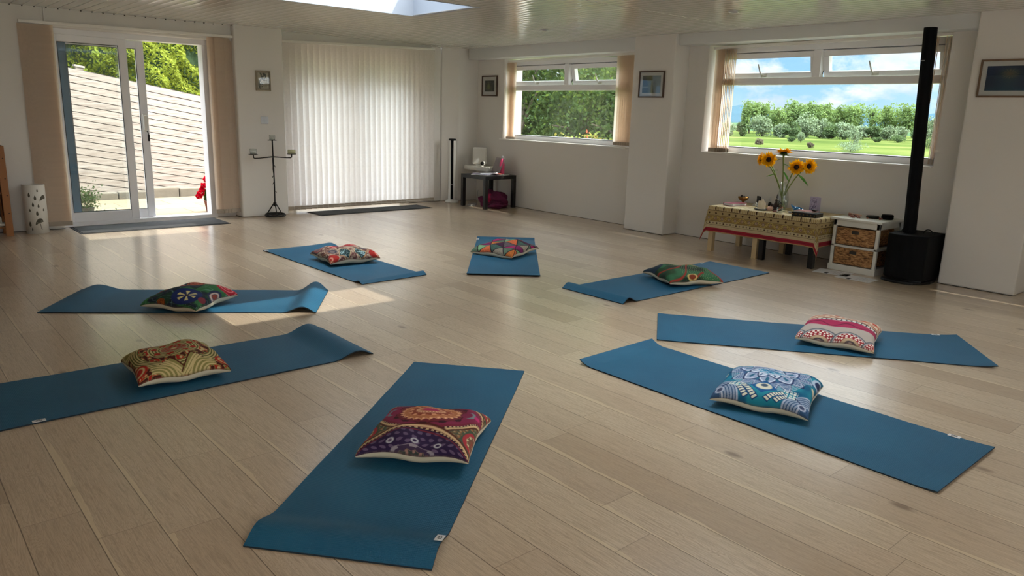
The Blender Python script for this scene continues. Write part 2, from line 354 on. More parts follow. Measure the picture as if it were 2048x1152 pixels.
def tag(o, label=None, cat=None, group=None, kind=None):
    for k, v in (('label', label), ('category', cat), ('group', group), ('kind', kind)):
        if v: o[k] = v
    return o
def thing(name, label, cat, loc=(0, 0, 0), rz=0, group=None):
    o = bpy.data.objects.new(name, None); COL.objects.link(o); o.location = loc; o.rotation_euler = (0, 0, rz)
    return tag(o, label, cat, group)
def struct(mb, name, m, parent=None, **k):
    o = mb.build(name, m, parent, **k)
    if parent is None: o['kind'] = 'structure'
    return o
def copy_tree(o, parent=None):
    c = o.copy(); COL.objects.link(c); c.parent = parent
    for ch in list(o.children): copy_tree(ch, c)
    return c
def Trz(x, y, z, rz): return Matrix.Translation((x, y, z)) @ Matrix.Rotation(rz, 4, 'Z')
def grid_mesh(name, P, mname, cols=None, parent=None, smooth=True, flip=False):
    """P: (n,m,3) array of points; cols: (n,m,3) sRGB 0..1"""
    n, m_, _ = P.shape; me = bpy.data.meshes.new(name)
    me.vertices.add(n*m_); me.vertices.foreach_set('co', P.reshape(-1).astype(np.float32))
    i, j = np.meshgrid(np.arange(n-1), np.arange(m_-1), indexing='ij'); a = (i*m_+j).ravel()
    q = np.stack([a, a+m_, a+m_+1, a+1], 1) if not flip else np.stack([a, a+1, a+m_+1, a+m_], 1)
    me.loops.add(q.size); me.loops.foreach_set('vertex_index', q.ravel().astype(np.int32))
    me.polygons.add(len(q)); me.polygons.foreach_set('loop_start', np.arange(0, q.size, 4, dtype=np.int32))
    me.update(calc_edges=True)
    if smooth: me.polygons.foreach_set('use_smooth', [True]*len(q))
    if cols is not None:
        ca = me.color_attributes.new('Col', 'FLOAT_COLOR', 'POINT'); c = np.clip(cols.reshape(-1, 3), 0, 1)
        lin = np.where(c <= .04045, c/12.92, ((c+.055)/1.055)**2.4); ca.data.foreach_set('color', np.concatenate([lin, np.ones((len(lin), 1))], 1).ravel().astype(np.float32))
    me.materials.append(M[mname]); o = bpy.data.objects.new(name, me); COL.objects.link(o)
    if parent is not None: o.parent = parent
    return o
def leaf_mesh(name, pts, size, mname, parent=None, seed=0, nrm=None, aspect=.6, extra=None):
    """many small leaf blades, each a folded quad, as one foliage mesh"""
    rg = np.random.default_rng(seed); n = len(pts)
    d = rg.normal(size=(n, 3)); d /= np.linalg.norm(d, axis=1)[:, None]
    if nrm is not None: d = d*.8+nrm*.7; d /= np.linalg.norm(d, axis=1)[:, None]
    t = np.cross(d, rg.normal(size=(n, 3))); t /= np.linalg.norm(t, axis=1)[:, None]; b = np.cross(d, t)
    s = size*(.6+.8*rg.random((n, 1)))
    V = np.stack([pts-t*s*.5, pts+b*s*.5*aspect, pts+t*s*.5, pts-b*s*.5*aspect], 1).reshape(-1, 3)
    me = bpy.data.meshes.new(name); me.vertices.add(4*n); me.vertices.foreach_set('co', V.ravel().astype(np.float32))
    me.loops.add(4*n); me.loops.foreach_set('vertex_index', np.arange(4*n, dtype=np.int32))
    me.polygons.add(n); me.polygons.foreach_set('loop_start', np.arange(0, 4*n, 4, dtype=np.int32)); me.update(calc_edges=True)
    me.materials.append(M[mname])
    if extra is not None:
        me.materials.append(M[extra[0]]); me.polygons.foreach_set('material_index', (rg.random(n) < extra[1]).astype(np.int32))
    o = bpy.data.objects.new(name, me); COL.objects.link(o)
    if parent is not None: o.parent = parent
    return o

# ================================================================== THE ROOM
struct(box(-9, .34, -12.5, .5, -.12, 0), 'floor', 'floor')
wb = MB()
wb.box(-9, -5.47, .058, .5, 0, H+.02); wb.box(-5.47, -3.64, .058, .5, 1.985, H+.02); wb.box(-3.87, -3.64, .19, .5, 0, 1.985)
wb.box(-3.065, -2.85, .336, .5, 0, H+.02); wb.box(-1.15, -.56, .336, .5, 0, H+.02); wb.box(-2.85, -1.15, .336, .5, 1.86, H+.02)
wb.box(-3.065, -.82, .20, .336, 2.06, H+.02)
struct(wb, 'wall_back', 'wall', bevel=.012, seg=3)
struct(box(-3.64, -3.065, 0, .5, 0, H+.02), 'trim_1', 'wall', bevel=.02, seg=3)            # pilaster between the doors
struct(MB().prism([(-.545, .345), (-.35, .195), (.1, .195), (.1, .5), (-.545, .5)], 0, H+.02), 'trim_2', 'wall', bevel=.015, seg=3)   # corner column
wr = MB()
W1 = (-2.77, -.39, .925, 2.03); W2 = (-6.16, -3.77, .94, 2.05); W3 = (-9.9, -7.5, .94, 2.05)
ys = [.5, W1[1], W1[0], W2[1], W2[0], W3[1], W3[0], -12.5]
for a, b in ((.5, W1[1]), (W1[0], W2[1]), (W2[0], W3[1]), (W3[0], -12.5)): wr.box(0, .34, b, a, 0, H+.02)
for w in (W1, W2, W3): wr.box(0, .34, w[0], w[1], 0, w[2]-.0); wr.box(0, .34, w[0], w[1], w[3], H+.02)
struct(wr, 'wall_right', 'wall')
struct(box(-.2425, .01, -3.515, -2.94, 0, H+.02), 'trim_3', 'wall', bevel=.015, seg=3)
struct(box(-.2425, .01, -6.986, -6.42, 0, H+.02), 'trim_4', 'wall', bevel=.015, seg=3)
for i, (a, b, zz) in enumerate(((-2.94, .17, 2.02), (-6.42, -3.515, 2.05), (-11.4, -6.986, 2.05))):
    struct(box(-.2, .01, a, b, zz, H+.01), 'trim_%d' % (5+i), 'soffit', bevel=.004)
sk = MB()
for a, b, x in ((-2.94, .16, -.004), (-6.42, -3.515, -.004)): sk.box(x, .0, a, b, 0, .004)
struct(sk, 'dark_base_strip_right', 'dark_gap')  # thin dark strip along the foot of the window wall
sk = MB()
sk.box(-6.5, -5.47, .052, .06, 0, .004); sk.box(-1.1, -.57, .332, .338, 0, .004)
for y0, y1 in ((-3.515, -2.94), (-6.986, -6.42)): sk.box(-.2445, -.24, y0, y1, 0, .004)
struct(sk, 'dark_base_strip_back', 'dark_gap')  # thin dark strips along the foot of the back wall and the piers

# ceiling of glossy narrow planks running away from the windowed doors
SKL = [(-4.2, -2.83, -3.39, -2.40), (-4.2, -2.83, -7.0, -6.1)]
cm = MB(); x = -5.64-.1*30
while x < 0:
    segs = [(-11.4 if x < -4.8 else -12.5, .36)]
    for a, b, c, d in SKL:
        if x+.05 > a and x+.05 < b:
            segs = [t for s in segs for t in (((s[0], c), (d, s[1])) if s[0] < c and s[1] > d else (s,))]
    for s0, s1 in segs:
        for t0, t1 in ((s0, -4.40), (-4.40, s1)):
            t0 = max(t0, s0); t1 = min(t1, s1)
            if t1-t0 < .02: continue
            pr = [(.0, .0065), (.004, .0008), (.02, -.0004), (.05, -.001), (.08, -.0004), (.096, .0008), (.1, .0065)]
            vs = [(x+a, y, H+b) for y in (t0, t1) for a, b in pr]; n = len(pr)
            cm.add(vs, [(i, i+1, n+i+1, n+i) for i in range(n-1)])
    x += .1
struct(cm, 'ceiling', 'ceil')
k_ = MB()
for i in range(29): k_.box(-5.644-.0+.1*(i-4), -5.634+.1*(i-4), .045, .062, H-.010, H-.001)
struct(k_, 'trim_11', 'dark_gap')
struct(box(-8.6, .02, -4.412, -4.392, H-.003, H+.004), 'trim_8', 'ceil')
rf = MB(); xs = [-8.7, -4.221, -2.809, .34]; yy = [-11.4, -7.021, -6.079, -3.411, -2.379, .36]
for i in range(3):
    for j in range(5):
        if i == 1 and j in (1, 3): continue
        rf.box(xs[i], xs[i+1], yy[j] if (i == 0 or j) else -12.5, yy[j+1], H+.03, H+.10)
struct(rf, 'trim_9', 'dark_gap')
struct(MB().box(-8.7, -8.0, -12.6, -12.5, 0, H+.1).box(-3.6, .34, -12.6, -12.5, 0, H+.1).box(-8.0, -3.6, -12.6, -12.5, 0, .5).box(-8.0, -3.6, -12.6, -12.5, 2.06, H+.1), 'wall_front', 'wall')
o = struct(MB().box(-8.0, -3.6, -12.58, -12.52, .5, .56).box(-8.0, -3.6, -12.58, -12.52, 2.0, 2.06).box(-8.0, -7.94, -12.58, -12.52, .56, 2.0).box(-3.66, -3.6, -12.58, -12.52, .56, 2.0).box(-5.83, -5.77, -12.58, -12.52, .56, 2.0), 'window_4', 'upvc'); struct(box(-7.94, -3.66, -12.552, -12.548, .56, 2.0), 'pane', 'glass', o); struct(box(-8.9, -8.7, -12.6, .5, 0, H+.1), 'wall_left', 'wall')  # unseen window behind the camera, added to let more daylight onto the floor
struct(box(.34, .70, -12, .9, 2.25, 2.42), 'trim_10', 'soffit')                     # eaves over the long windows
for k, (a, b, c, d) in enumerate(SKL):
    w = MB(); t = .02
    w.box(a-t, a, c-t, d+t, H-.002, H+.42).box(b, b+t, c-t, d+t, H-.002, H+.42).box(a, b, c-t, c, H-.002, H+.42).box(a, b, d, d+t, H-.002, H+.42)
    o = struct(w, 'window_%d' % (5+k), 'well'); struct(box(a, b, c, d, H+.41, H+.415), 'pane', 'glass', o)

# ------------------------------------------------------------------ the two long windows (top-hung vents open a little)
def window(idx, y0, y1, z0, z1, ztr, ymul, tilt=13, left_in=0):
    fx0, fx1 = .10, .17
    f = MB(); f.box(fx0, fx1, y0, y1, z0, z0+.07); f.box(fx0, fx1, y0, y1, z1-.06, z1)
    f.box(fx0, fx1, y0, y0+.06, z0+.07, z1-.06); f.box(fx0, fx1, y1-.06, y1, z0+.07, z1-.06)
    f.box(fx0-.005, fx1, y0+.06, y1-.06, ztr-.035, ztr+.035); f.box(fx0-.005, fx1, ymul-.04, ymul+.04, ztr+.035, z1-.06)
    o = struct(f, 'window_%d' % idx, 'upvc', bevel=.004)
    # beading line and the window board in front of the frame
    struct(MB().box(-.012, .10, y0, y1, z0-.016, z0+.004), 'window_board', 'white_metal', o, bevel=.003)
    struct(MB().box(.098, .104, y0+.06, y1-.06, z0+.06, z0+.066), 'gasket', 'gasket', o)
    struct(MB().box(.13, .138, y0+.06, y1-.06, z0+.07, ztr-.035), 'pane', 'glass', o)
    for a, b in ((y0+.06, ymul-.04), (ymul+.04, y1-.06)):
        T = Matrix.Translation((.165, 0, z1-.06)) @ Matrix.Rotation(-math.radians(tilt), 4, 'Y')
        hgt = z1-.06-(ztr+.035)
        s = MB(); s.box(-.04, .02, a, b, -.055, 0, T); s.box(-.04, .02, a, b, -hgt, -hgt+.055, T)
        s.box(-.04, .02, a, a+.055, -hgt+.055, -.055, T); s.box(-.04, .02, b-.055, b, -hgt+.055, -.055, T)
        so = struct(s, 'sash', 'upvc', o, bevel=.003)
        struct(MB().box(-.008, .0, a+.055, b-.055, -hgt+.055, -.055, T), 'pane', 'glass', so)
        ym = (a+b)/2+.05
        hd = MB(); hd.box(-.055, -.04, ym-.03, ym+.03, -hgt+.015, -hgt+.04, T)
        hd.tube([T @ Vector((-.06, ym+.01, -hgt+.03)), T @ Vector((-.07, ym+.025, -hgt+.06)), T @ Vector((-.065, ym+.05, -hgt+.15))], [.009, .009, .006])
        struct(hd, 'handle', 'white_metal', so, smooth=True)
        st = MB()
        for yq in (a-.002, b+.002): st.tube([(.15, yq, z1-.08), (.19, yq, z1-.2), (.15, yq, ztr+.06)], .006, 6)
        struct(st, 'stay', 'gasket', so)
    return o
window(1, -2.70, -.32, .93, 1.995, 1.635, -1.53)
window(2, -6.14, -3.82, .945, 2.03, 1.68, -4.94)
window(3, -9.85, -7.52, .945, 2.03, 1.68, -8.7)

# ------------------------------------------------------------------ sliding patio door, left, slid open
fr = MB(); fr.box(-5.47, -3.87, .155, .30, 1.93, 1.988); fr.box(-3.945, -3.872, .155, .30, 0, 1.93); fr.box(-5.47, -5.44, .155, .30, 0, 1.93); fr.box(-5.44, -3.945, .155, .30, 0, .045)
d1 = struct(fr, 'door_1', 'upvc', bevel=.004)
def panel(name, x0, x1, y0, y1, z0, z1, sx, sz0, sz1, parent, left_mat=None):
    p = MB(); p.box(x1-sx, x1, y0, y1, z0, z1); p.box(x0+sx, x1-sx, y0, y1, z0, z0+sz0); p.box(x0+sx, x1-sx, y0, y1, z1-sz1, z1)
    if left_mat is None: p.box(x0, x0+sx, y0, y1, z0, z1)
    o = struct(p, name, 'upvc', parent, bevel=.004)
    if left_mat: struct(MB().box(x0, x0+sx, y0, y1, z0, z1), 'stile', left_mat, o, bevel=.004)
    ym = (y0+y1)/2; struct(MB().box(x0+sx, x1-sx, ym-.004, ym+.004, z0+sz0, z1-sz1), 'pane', 'glass', o)
    g = MB(); g.box(x0+sx, x0+sx+.006, y0-.001, y0+.002, z0+sz0, z1-sz1).box(x1-sx-.006, x1-sx, y0-.001, y0+.002, z0+sz0, z1-sz1).box(x0+sx, x1-sx, y0-.001, y0+.002, z1-sz1-.006, z1-sz1).box(x0+sx, x1-sx, y0-.001, y0+.002, z0+sz0, z0+sz0+.006)
    struct(g, 'gasket', 'gasket', o)
    return o
panel('fixed_panel', -5.44, -4.72, .165, .215, .045, 1.93, .08, .10, .07, d1)
sl = panel('sliding_panel', -5.35, -4.535, .235, .285, .05, 1.925, .078, .09, .08, d1, 'slate_blue')
hd = MB(); hd.box(-4.60, -4.555, .205, .235, .98, 1.17); hd.box(-4.60, -4.556, .175, .19, 1.0, 1.15).box(-4.59, -4.57, .19, .205, 1.02, 1.13)
struct(hd, 'handle', 'white_metal', sl, bevel=.006)
k = MB(); k.tube([(-4.57, .20, .985), (-4.57, .175, .98), (-4.565, .172, .95)], .006, 6); k.box(-4.575, -4.555, .17, .174, .88, .95)
struct(k, 'key', 'black_iron', sl)
# door behind the closed blind
fr = MB(); a, b = -2.85, -1.15; fr.box(a, b, .40, .46, 1.80, 1.86).box(a, a+.07, .40, .46, 0, 1.8).box(b-.07, b, .40, .46, 0, 1.8).box(a, b, .40, .46, 0, .06).box(-2.08, -1.95, .40, .46, .06, 1.8)
d2 = struct(fr, 'door_2', 'upvc'); struct(box(a+.07, b-.07, .43, .436, .06, 1.8), 'pane', 'glass', d2)

# ------------------------------------------------------------------ vertical blinds
def slat_proto(name, h, w, mt, parent):
    n = 5; vs = []; fs = []
    for zz in (0, -h):
        for i in range(n):
            u = (i/(n-1)-.5)*w; vs.append((u, -.006*math.cos(PI*u/w), zz))
    fs = [(i, i+1, n+i+1, n+i) for i in range(n-1)]
    s = MB().add(vs, fs).build('slat', mt, parent, smooth=True)
    if h > .3: MB().box(-w/2+.002, w/2-.002, -.008, .0, -h, -h+.045 if h > 1.3 else -h+.04).build('weight', 'slat_weight', s)
    return s
def blind(label, rail, spots, h, w, mt, railz=None, group=None):
    """rail: (p0,p1) ends; spots: (x, y, z, angle)"""
    t = thing('vertical_blind', label, 'blind', (0, 0, 0), 0, group)
    p0, p1 = Vector(rail[0]), Vector(rail[1]); d = p1-p0; L = d.length; ang = math.atan2(d.y, d.x); tl = math.atan2(d.z, math.hypot(d.x, d.y))
    T = Matrix.Translation(p0) @ Matrix.Rotation(ang, 4, 'Z') @ Matrix.Rotation(-tl, 4, 'Y')
    MB().box(0, L, -.02, .02, 0, .028, T).build('headrail', 'white_metal', t, bevel=.003)
    pr = None
    for x, y, zz, a in spots:
        if pr is None: pr = slat_proto('slat', h, w, mt, t); o = pr
        else: o = copy_tree(pr, t)
        o.location = (x, y, zz); o.rotation_euler = (0, 0, a)
    return t
rg = random.Random(3)
b1 = blind('beige vertical blind drawn back to both sides of the open patio door', ((-5.69, .03, 2.0), (-3.645, .03, 2.022)),
      [(-5.64+i*.0125, .03-.0*i, 1.995, math.radians(-12-1.0*i)) for i in range(15)]+[(-3.86+i*.0145, .05, 2.018, math.radians(-8-2*i if i < 5 else 18)) for i in range(12)], 1.955, .127, 'slat')
n2 = 28
b2 = blind('closed cream vertical blind glowing with daylight, covering the second door', ((-3.03, .16, 2.035), (-.80, .16, 2.10)),
      [(-2.985+i*.0785, .16, 2.032+.0023*i, math.radians(-(24 if i < 22 else 8)+rg.uniform(-2, 2))) for i in range(n2)], 2.0, .122, 'slat_w')
for i, o in enumerate([c for c in b2.children if c.name.startswith('slat')]): o.scale.z = 1+.00105*i
ch = MB(); ch.tube([(-2.9+.15*i, .10+.004*(i % 2), .055+.004*((i*7) % 3)) for i in range(15)], .0025, 5).build('bead_chain', 'cord', b2)
b3 = blind('beige vertical blind drawn open at the garden side window', ((.055, -.42, 1.975), (.055, -2.76, 2.0)),
      [(.055, -.45-i*.026, 1.975, math.radians(100)) for i in range(4)]+[(.055, -2.49-i*.037, 1.998, math.radians(112)) for i in range(7)], 1.05, .10, 'slat_s')
b4 = blind('beige vertical blind drawn open at the meadow view window', ((.055, -3.80, 2.01), (.055, -6.15, 2.03)),
      [(.055, -3.86-i*.03, 2.008, math.radians(80)) for i in range(2)]+[(.055, -3.925-i*.020, 2.008, math.radians(39+rg.uniform(-2.5, 2.5))) for i in range(8)] +
      [(.055, -5.955-i*.0125, 2.025, math.radians(22+rg.uniform(-1, 1))) for i in range(7)]+[(.055, -6.09, 2.025, math.radians(20)), (.055, -6.12, 2.025, math.radians(21))], 1.06, .10, 'slat_s')
for o in b4.children:
    if o.name.startswith('slat') and o.location.y < -5: o.rotation_euler.z = math.atan2(o.location.y+8.765, o.location.x+7.023)+math.radians(rg.uniform(-.9, .9))
MB().tube([(.02, -6.13, 2.0), (.0, -6.13, 1.3)], .004, 6).build('wand', 'cord', b4)

# ------------------------------------------------------------------ ceiling lights
def downlight(x, y, label):
    t = thing('ceiling_light', label, 'light', (x, y, H))
    MB().lathe([(.045, .0), (.045, -.006), (.040, -.010), (.030, -.008), (.030, .004)], n=28, cap=False).build('trim_ring', 'silver', t, smooth=True)
    MB().lathe([(.030, .003), (.02, -.001), (.001, -.003)], n=20, cap=False).build('bulb', 'gasket', t, smooth=True)
downlight(-1.36, -4.945, 'recessed ceiling spotlight, switched off, above the sunflower table side')
downlight(-1.325, -2.61, 'recessed ceiling spotlight, switched off, nearer the room corner')

# ================================================================== YOGA MATS
def rgb(*c): return np.array(c, float)/255
def logo_pts(s=1.0):
    P = []
    for i in range(33):      # two bowls under one arch: the ring-shaped mark on the woven tag
        t = i/32*2*PI*.86+PI*.64
        P.append((.0105*s*math.cos(t)*1.15, .0058*s*math.sin(t)))
    return P
def yoga_mat(A, B, width, label, ends=(0, 0), tagpos=None, tagrot=0):
    """A, B: the middles of the two ends on the floor; ends: lift descriptions (kind, height, reach)"""
    A = Vector((A[0], A[1], 0)); B = Vector((B[0], B[1], 0)); d = B-A; L = d.length; ang = math.atan2(d.y, d.x)
    t = thing('yoga_mat', label, 'yoga mat', ((A.x+B.x)/2, (A.y+B.y)/2, 0), ang, 'teal yoga mats laid in a circle')
    n, m = 150, 26; S = np.linspace(-L/2, L/2, n)[:, None]*np.ones((1, m)); Tt = np.ones((n, 1))*np.linspace(-width/2, width/2, m)[None]
    Z = .0062+.0010*np.sin(S*7.1+Tt*3)+.0006*np.sin(S*17+1)+.0*S; X = S.copy(); v = Tt/(width/2)
    for e, sgn in ((ends[0], -1), (ends[1], 1)):
        if not e: continue
        kind, hh, reach, skew = e
        dd = L/2-sgn*S; w = np.clip(1+skew*v, 0, 2)
        if kind == 'hump': q = np.clip(dd/reach, 0, 1); Z += hh*w*np.sin(PI*q**.75)**2*(dd < reach)
        else:
            q = np.clip(1-dd/reach, 0, 1); Z += hh*w*q**1.8
            X -= sgn*hh*w*q**2*.35
    P = np.stack([X, Tt, Z], -1)
    grid_mesh('foam_sheet', P, 'yoga', None, t)
    # dark cut edge all round
    per = [(i, 0) for i in range(n)]+[(n-1, j) for j in range(m)]+[(i, m-1) for i in range(n-1, -1, -1)]+[(0, j) for j in range(m-1, -1, -1)]
    top = np.array([P[i, j] for i, j in per]); bot = top.copy(); bot[:, 2] -= .0055
    grid_mesh('cut_edge', np.stack([bot, top], 1), 'yoga_edge', None, t, smooth=False)
    under = P.copy(); under[..., 2] -= .0056; grid_mesh('underside', under[::3], 'yoga_edge', None, t, flip=True)
    if tagpos:
        s, side = tagpos; s = s*(L/2)
        i = int(round((s+L/2)/L*(n-1))); zz = P[i, 0 if side < 0 else m-1, 2]
        sl = (P[min(n-1, i+3), 0, 2]-P[max(0, i-3), 0, 2])/(P[min(n-1, i+3), 0, 0]-P[max(0, i-3), 0, 0])
        yy = side*(width/2-.009); T = Matrix.Translation((s, yy, zz+.002)) @ Matrix.Rotation(-math.atan(sl), 4, 'Y')
        g = MB().box(-.024, .024, -.013, .013, 0, .0012, T).build('woven_tag', 'paper', t)
        g['label'] = 'white woven tag with a black ring mark'
        pts = [T @ Vector((x*1.0, y*1.0, .0018)) for x, y in [(-.011+.0, -.004), (-.012, .0), (-.008, .005), (0, .0065), (.008, .005), (.012, 0), (.010, -.004), (.006, -.0055), (.002, -.003), (0, .0005), (-.002, -.003), (-.006, -.0055), (-.011, -.004)]]
        MB().tube(pts, .0009, 5).build('mark', 'gasket', g)
    return t
yoga_mat((-4.7525, -5.8295), (-6.10, -6.9475), .585, 'teal yoga mat nearest the camera, under the burgundy and navy mandala cushion', (('lift', .006, .2, 0), ('hump', .028, .22, 0)), (.86, 1))
yoga_mat((-3.935, -6.115), (-3.92, -7.908), .605, 'teal yoga mat at front right, under the turquoise mandala cushion', (('lift', .028, .10, .1), ('lift', .006, .1, 0)), (.83, 1))
yoga_mat((-3.302, -5.8975), (-2.158, -7.354), .62, 'teal yoga mat at right, under the pink scalloped cushion', (('lift', .004, .2, 0), ('lift', .012, .16, 0)), (.86, 1))
yoga_mat((-1.1315, -5.08), (-3.05, -5.086), .61, 'teal yoga mat before the sunflower table, under the dark green cushion', (('lift', .003, .2, 0), ('hump', .036, .16, 0)), (-.86, -1))
yoga_mat((-1.9245, -2.78), (-3.15, -4.20), .60, 'teal yoga mat at the far centre, under the patchwork triangle cushion', (('hump', .02, .12, 0), ('lift', .010, .12, 0)), (-.88, -1))
yoga_mat((-4.0, -2.134), (-3.948, -3.84), .60, 'teal yoga mat at the far left, under the red floral cushion', (('hump', .02, .5, .9), ('hump', .020, .12, .2)), (-.93, -1))
yoga_mat((-6.114, -3.187), (-4.72, -4.145), .62, 'teal yoga mat with one end catching sunlight, under the jungle flower cushion', (('hump', .018, .3, .9), ('hump', .050, .22, .25)), None)
yoga_mat((-6.80, -5.045), (-5.03, -5.045), .60, 'teal yoga mat at the left edge, under the red and olive cushion', (0, ('hump', .036, .24, .1)), (-.76, -1))

# ================================================================== CUSHIONS
def lines(f, w): return np.clip(1-np.abs(f)/w, 0, 1)
def put(c, mask, col): m = np.clip(mask, 0, 1)[..., None]; return c*(1-m)+np.array(col)*m
def sm(e0, e1, x): t = np.clip((x-e0)/(e1-e0), 0, 1); return t*t*(3-2*t)
def disc(u, v, cx, cy, r, ax=1): return 1-sm(r-.015, r+.015, np.hypot((u-cx)/ax, v-cy))
def ring(u, v, cx, cy, r, w, ax=1): return np.clip(1.3-np.abs(np.hypot((u-cx)/ax, v-cy)-r)/w, 0, 1)
def hashn(u, v, s, seed=0):
    rs = np.random.RandomState(seed); g = rs.rand(64, 64)
    x = (u*s) % 64; y = (v*s) % 64; i = np.floor(x).astype(int); j = np.floor(y).astype(int); fx = x-i; fy = y-j; fx = fx*fx*(3-2*fx); fy = fy*fy*(3-2*fy)
    a = g[i % 64, j % 64]; b = g[(i+1) % 64, j % 64]; c = g[i % 64, (j+1) % 64]; d = g[(i+1) % 64, (j+1) % 64]
    return a*(1-fx)*(1-fy)+b*fx*(1-fy)+c*(1-fx)*fy+d*fx*fy
def rosette(c, u, v, cx, cy, R, cols, petals, ax=1):
    """rings of petals drawn outside in"""
    r = np.hypot((u-cx)/ax, v-cy)/R; th = np.arctan2(v-cy, (u-cx)/ax)
    K = len(cols)
    for k in range(K):
        ro = 1-k/K; n = petals if k % 2 == 0 else petals*2
        edge = ro*(1-.10*np.abs(np.sin(th*n/2+k)))
        c = put(c, 1-sm(edge-.03, edge+.01, r), cols[k][0])
        c = put(c, np.clip(1-np.abs(r-edge+.03)/.022, 0, 1), cols[k][1])
        mid = ro-.5/K
        c = put(c, (np.abs(r-mid) < .24/K)*(np.cos(th*n+k) > .35), cols[k][1])
    return c
def base(u, col): return np.ones(u.shape+(3,))*np.array(col)
def pat_ogee(u, v):
    olive = rgb(104, 100, 70); c = base(u, rgb(112, 92, 66))
    n = hashn(u+3, v+3, 22, 1); c = put(c, (n > .55)*.8, rgb(66, 84, 70)); c = put(c, (n < .28)*.8, rgb(164, 104, 66))
    c = put(c, (np.abs(np.sin(u*38)*np.sin(v*38)) > .75)*.7, rgb(186, 160, 120))
    per = 1.55                                  # ogee rows
    def cell(c, cx, cy, kind):
        x = (u-cx)/.98; y = (v-cy)/.66
        q = np.abs(y)-np.cos(np.clip(x, -1, 1)*PI/2)**.9; inside = (q < 0)*(np.abs(x) < 1)
        if kind == 0:
            c = put(c, inside, rgb(132, 40, 74)); c = rosette(c, u, v, cx, cy, .56, [(rgb(116, 40, 52), rgb(60, 22, 34)), (rgb(190, 118, 78), rgb(236, 178, 140)), (rgb(150, 72, 52), rgb(226, 160, 122)), (rgb(188, 116, 84), rgb(240, 196, 160)), (rgb(176, 40, 96), rgb(222, 120, 150))], 12, 1.15)
            c = put(c, disc(u, v, cx, cy, .10, 1.3), rgb(178, 36, 94))
            for s in (-1, 1):
                c = put(c, disc(u, v, cx+s*.66, cy, .13, .8)*inside, rgb(120, 132, 138)); c = put(c, disc(u, v, cx+s*.60, cy, .11, .9)*inside, rgb(132, 40, 74)); c = put(c, disc(u, v, cx+s*.8, cy, .06)*inside, rgb(190, 50, 110))
        else:
            c = put(c, inside, rgb(46, 30, 66))
            k = (np.abs(np.sin(u*24+np.cos(v*20)))*np.abs(np.sin(v*24)) > .62)*inside; c = put(c, k*.85, rgb(110, 92, 120))
            c = rosette(c, u, v, cx, cy-.12, .40, [(rgb(66, 50, 78), rgb(150, 140, 150)), (rgb(58, 66, 64), rgb(156, 120, 110)), (rgb(92, 50, 62), rgb(160, 150, 150)), (rgb(54, 70, 68), rgb(190, 70, 90))], 8, 1.1)
            for s in (-.36, 0, .36): c = put(c, ring(u, v, cx+s, cy+.34-.5*s*s, .045, .018), rgb(190, 190, 196))
        for off, w, col in ((.02, .035, rgb(64, 24, 30)), (.10, .05, rgb(216, 184, 140)), (.18, .035, rgb(84, 40, 30)), (-.07, .025, rgb(120, 38, 52))):
            c = put(c, np.clip(1.4-np.abs(q-off)/w, 0, 1)*(np.abs(x) < 1.12), col)
        c = put(c, (np.abs(q-.02) < .02)*(np.sin(np.arctan2(y, x)*70) > 0), rgb(210, 180, 140))
        return c
    for s in (-1, 1):
        for cx, cy in ((s*.98, -.28), (s*.98, 1.05)):
            c = put(c, disc(u, v, cx, cy, .34, .9), rgb(66, 84, 66)); c = put(c, disc(u, v, cx+s*-.02, cy, .29, .9), rgb(168, 52, 60)); c = rosette(c, u, v, cx, cy, .25, [(rgb(116, 84, 66), rgb(206, 190, 150)), (rgb(150, 60, 50), rgb(84, 90, 66)), (rgb(92, 66, 52), rgb(196, 160, 120))], 10, .9)
    c = cell(c, 0, .42, 0); c = cell(c, 0, -.88, 1); return c
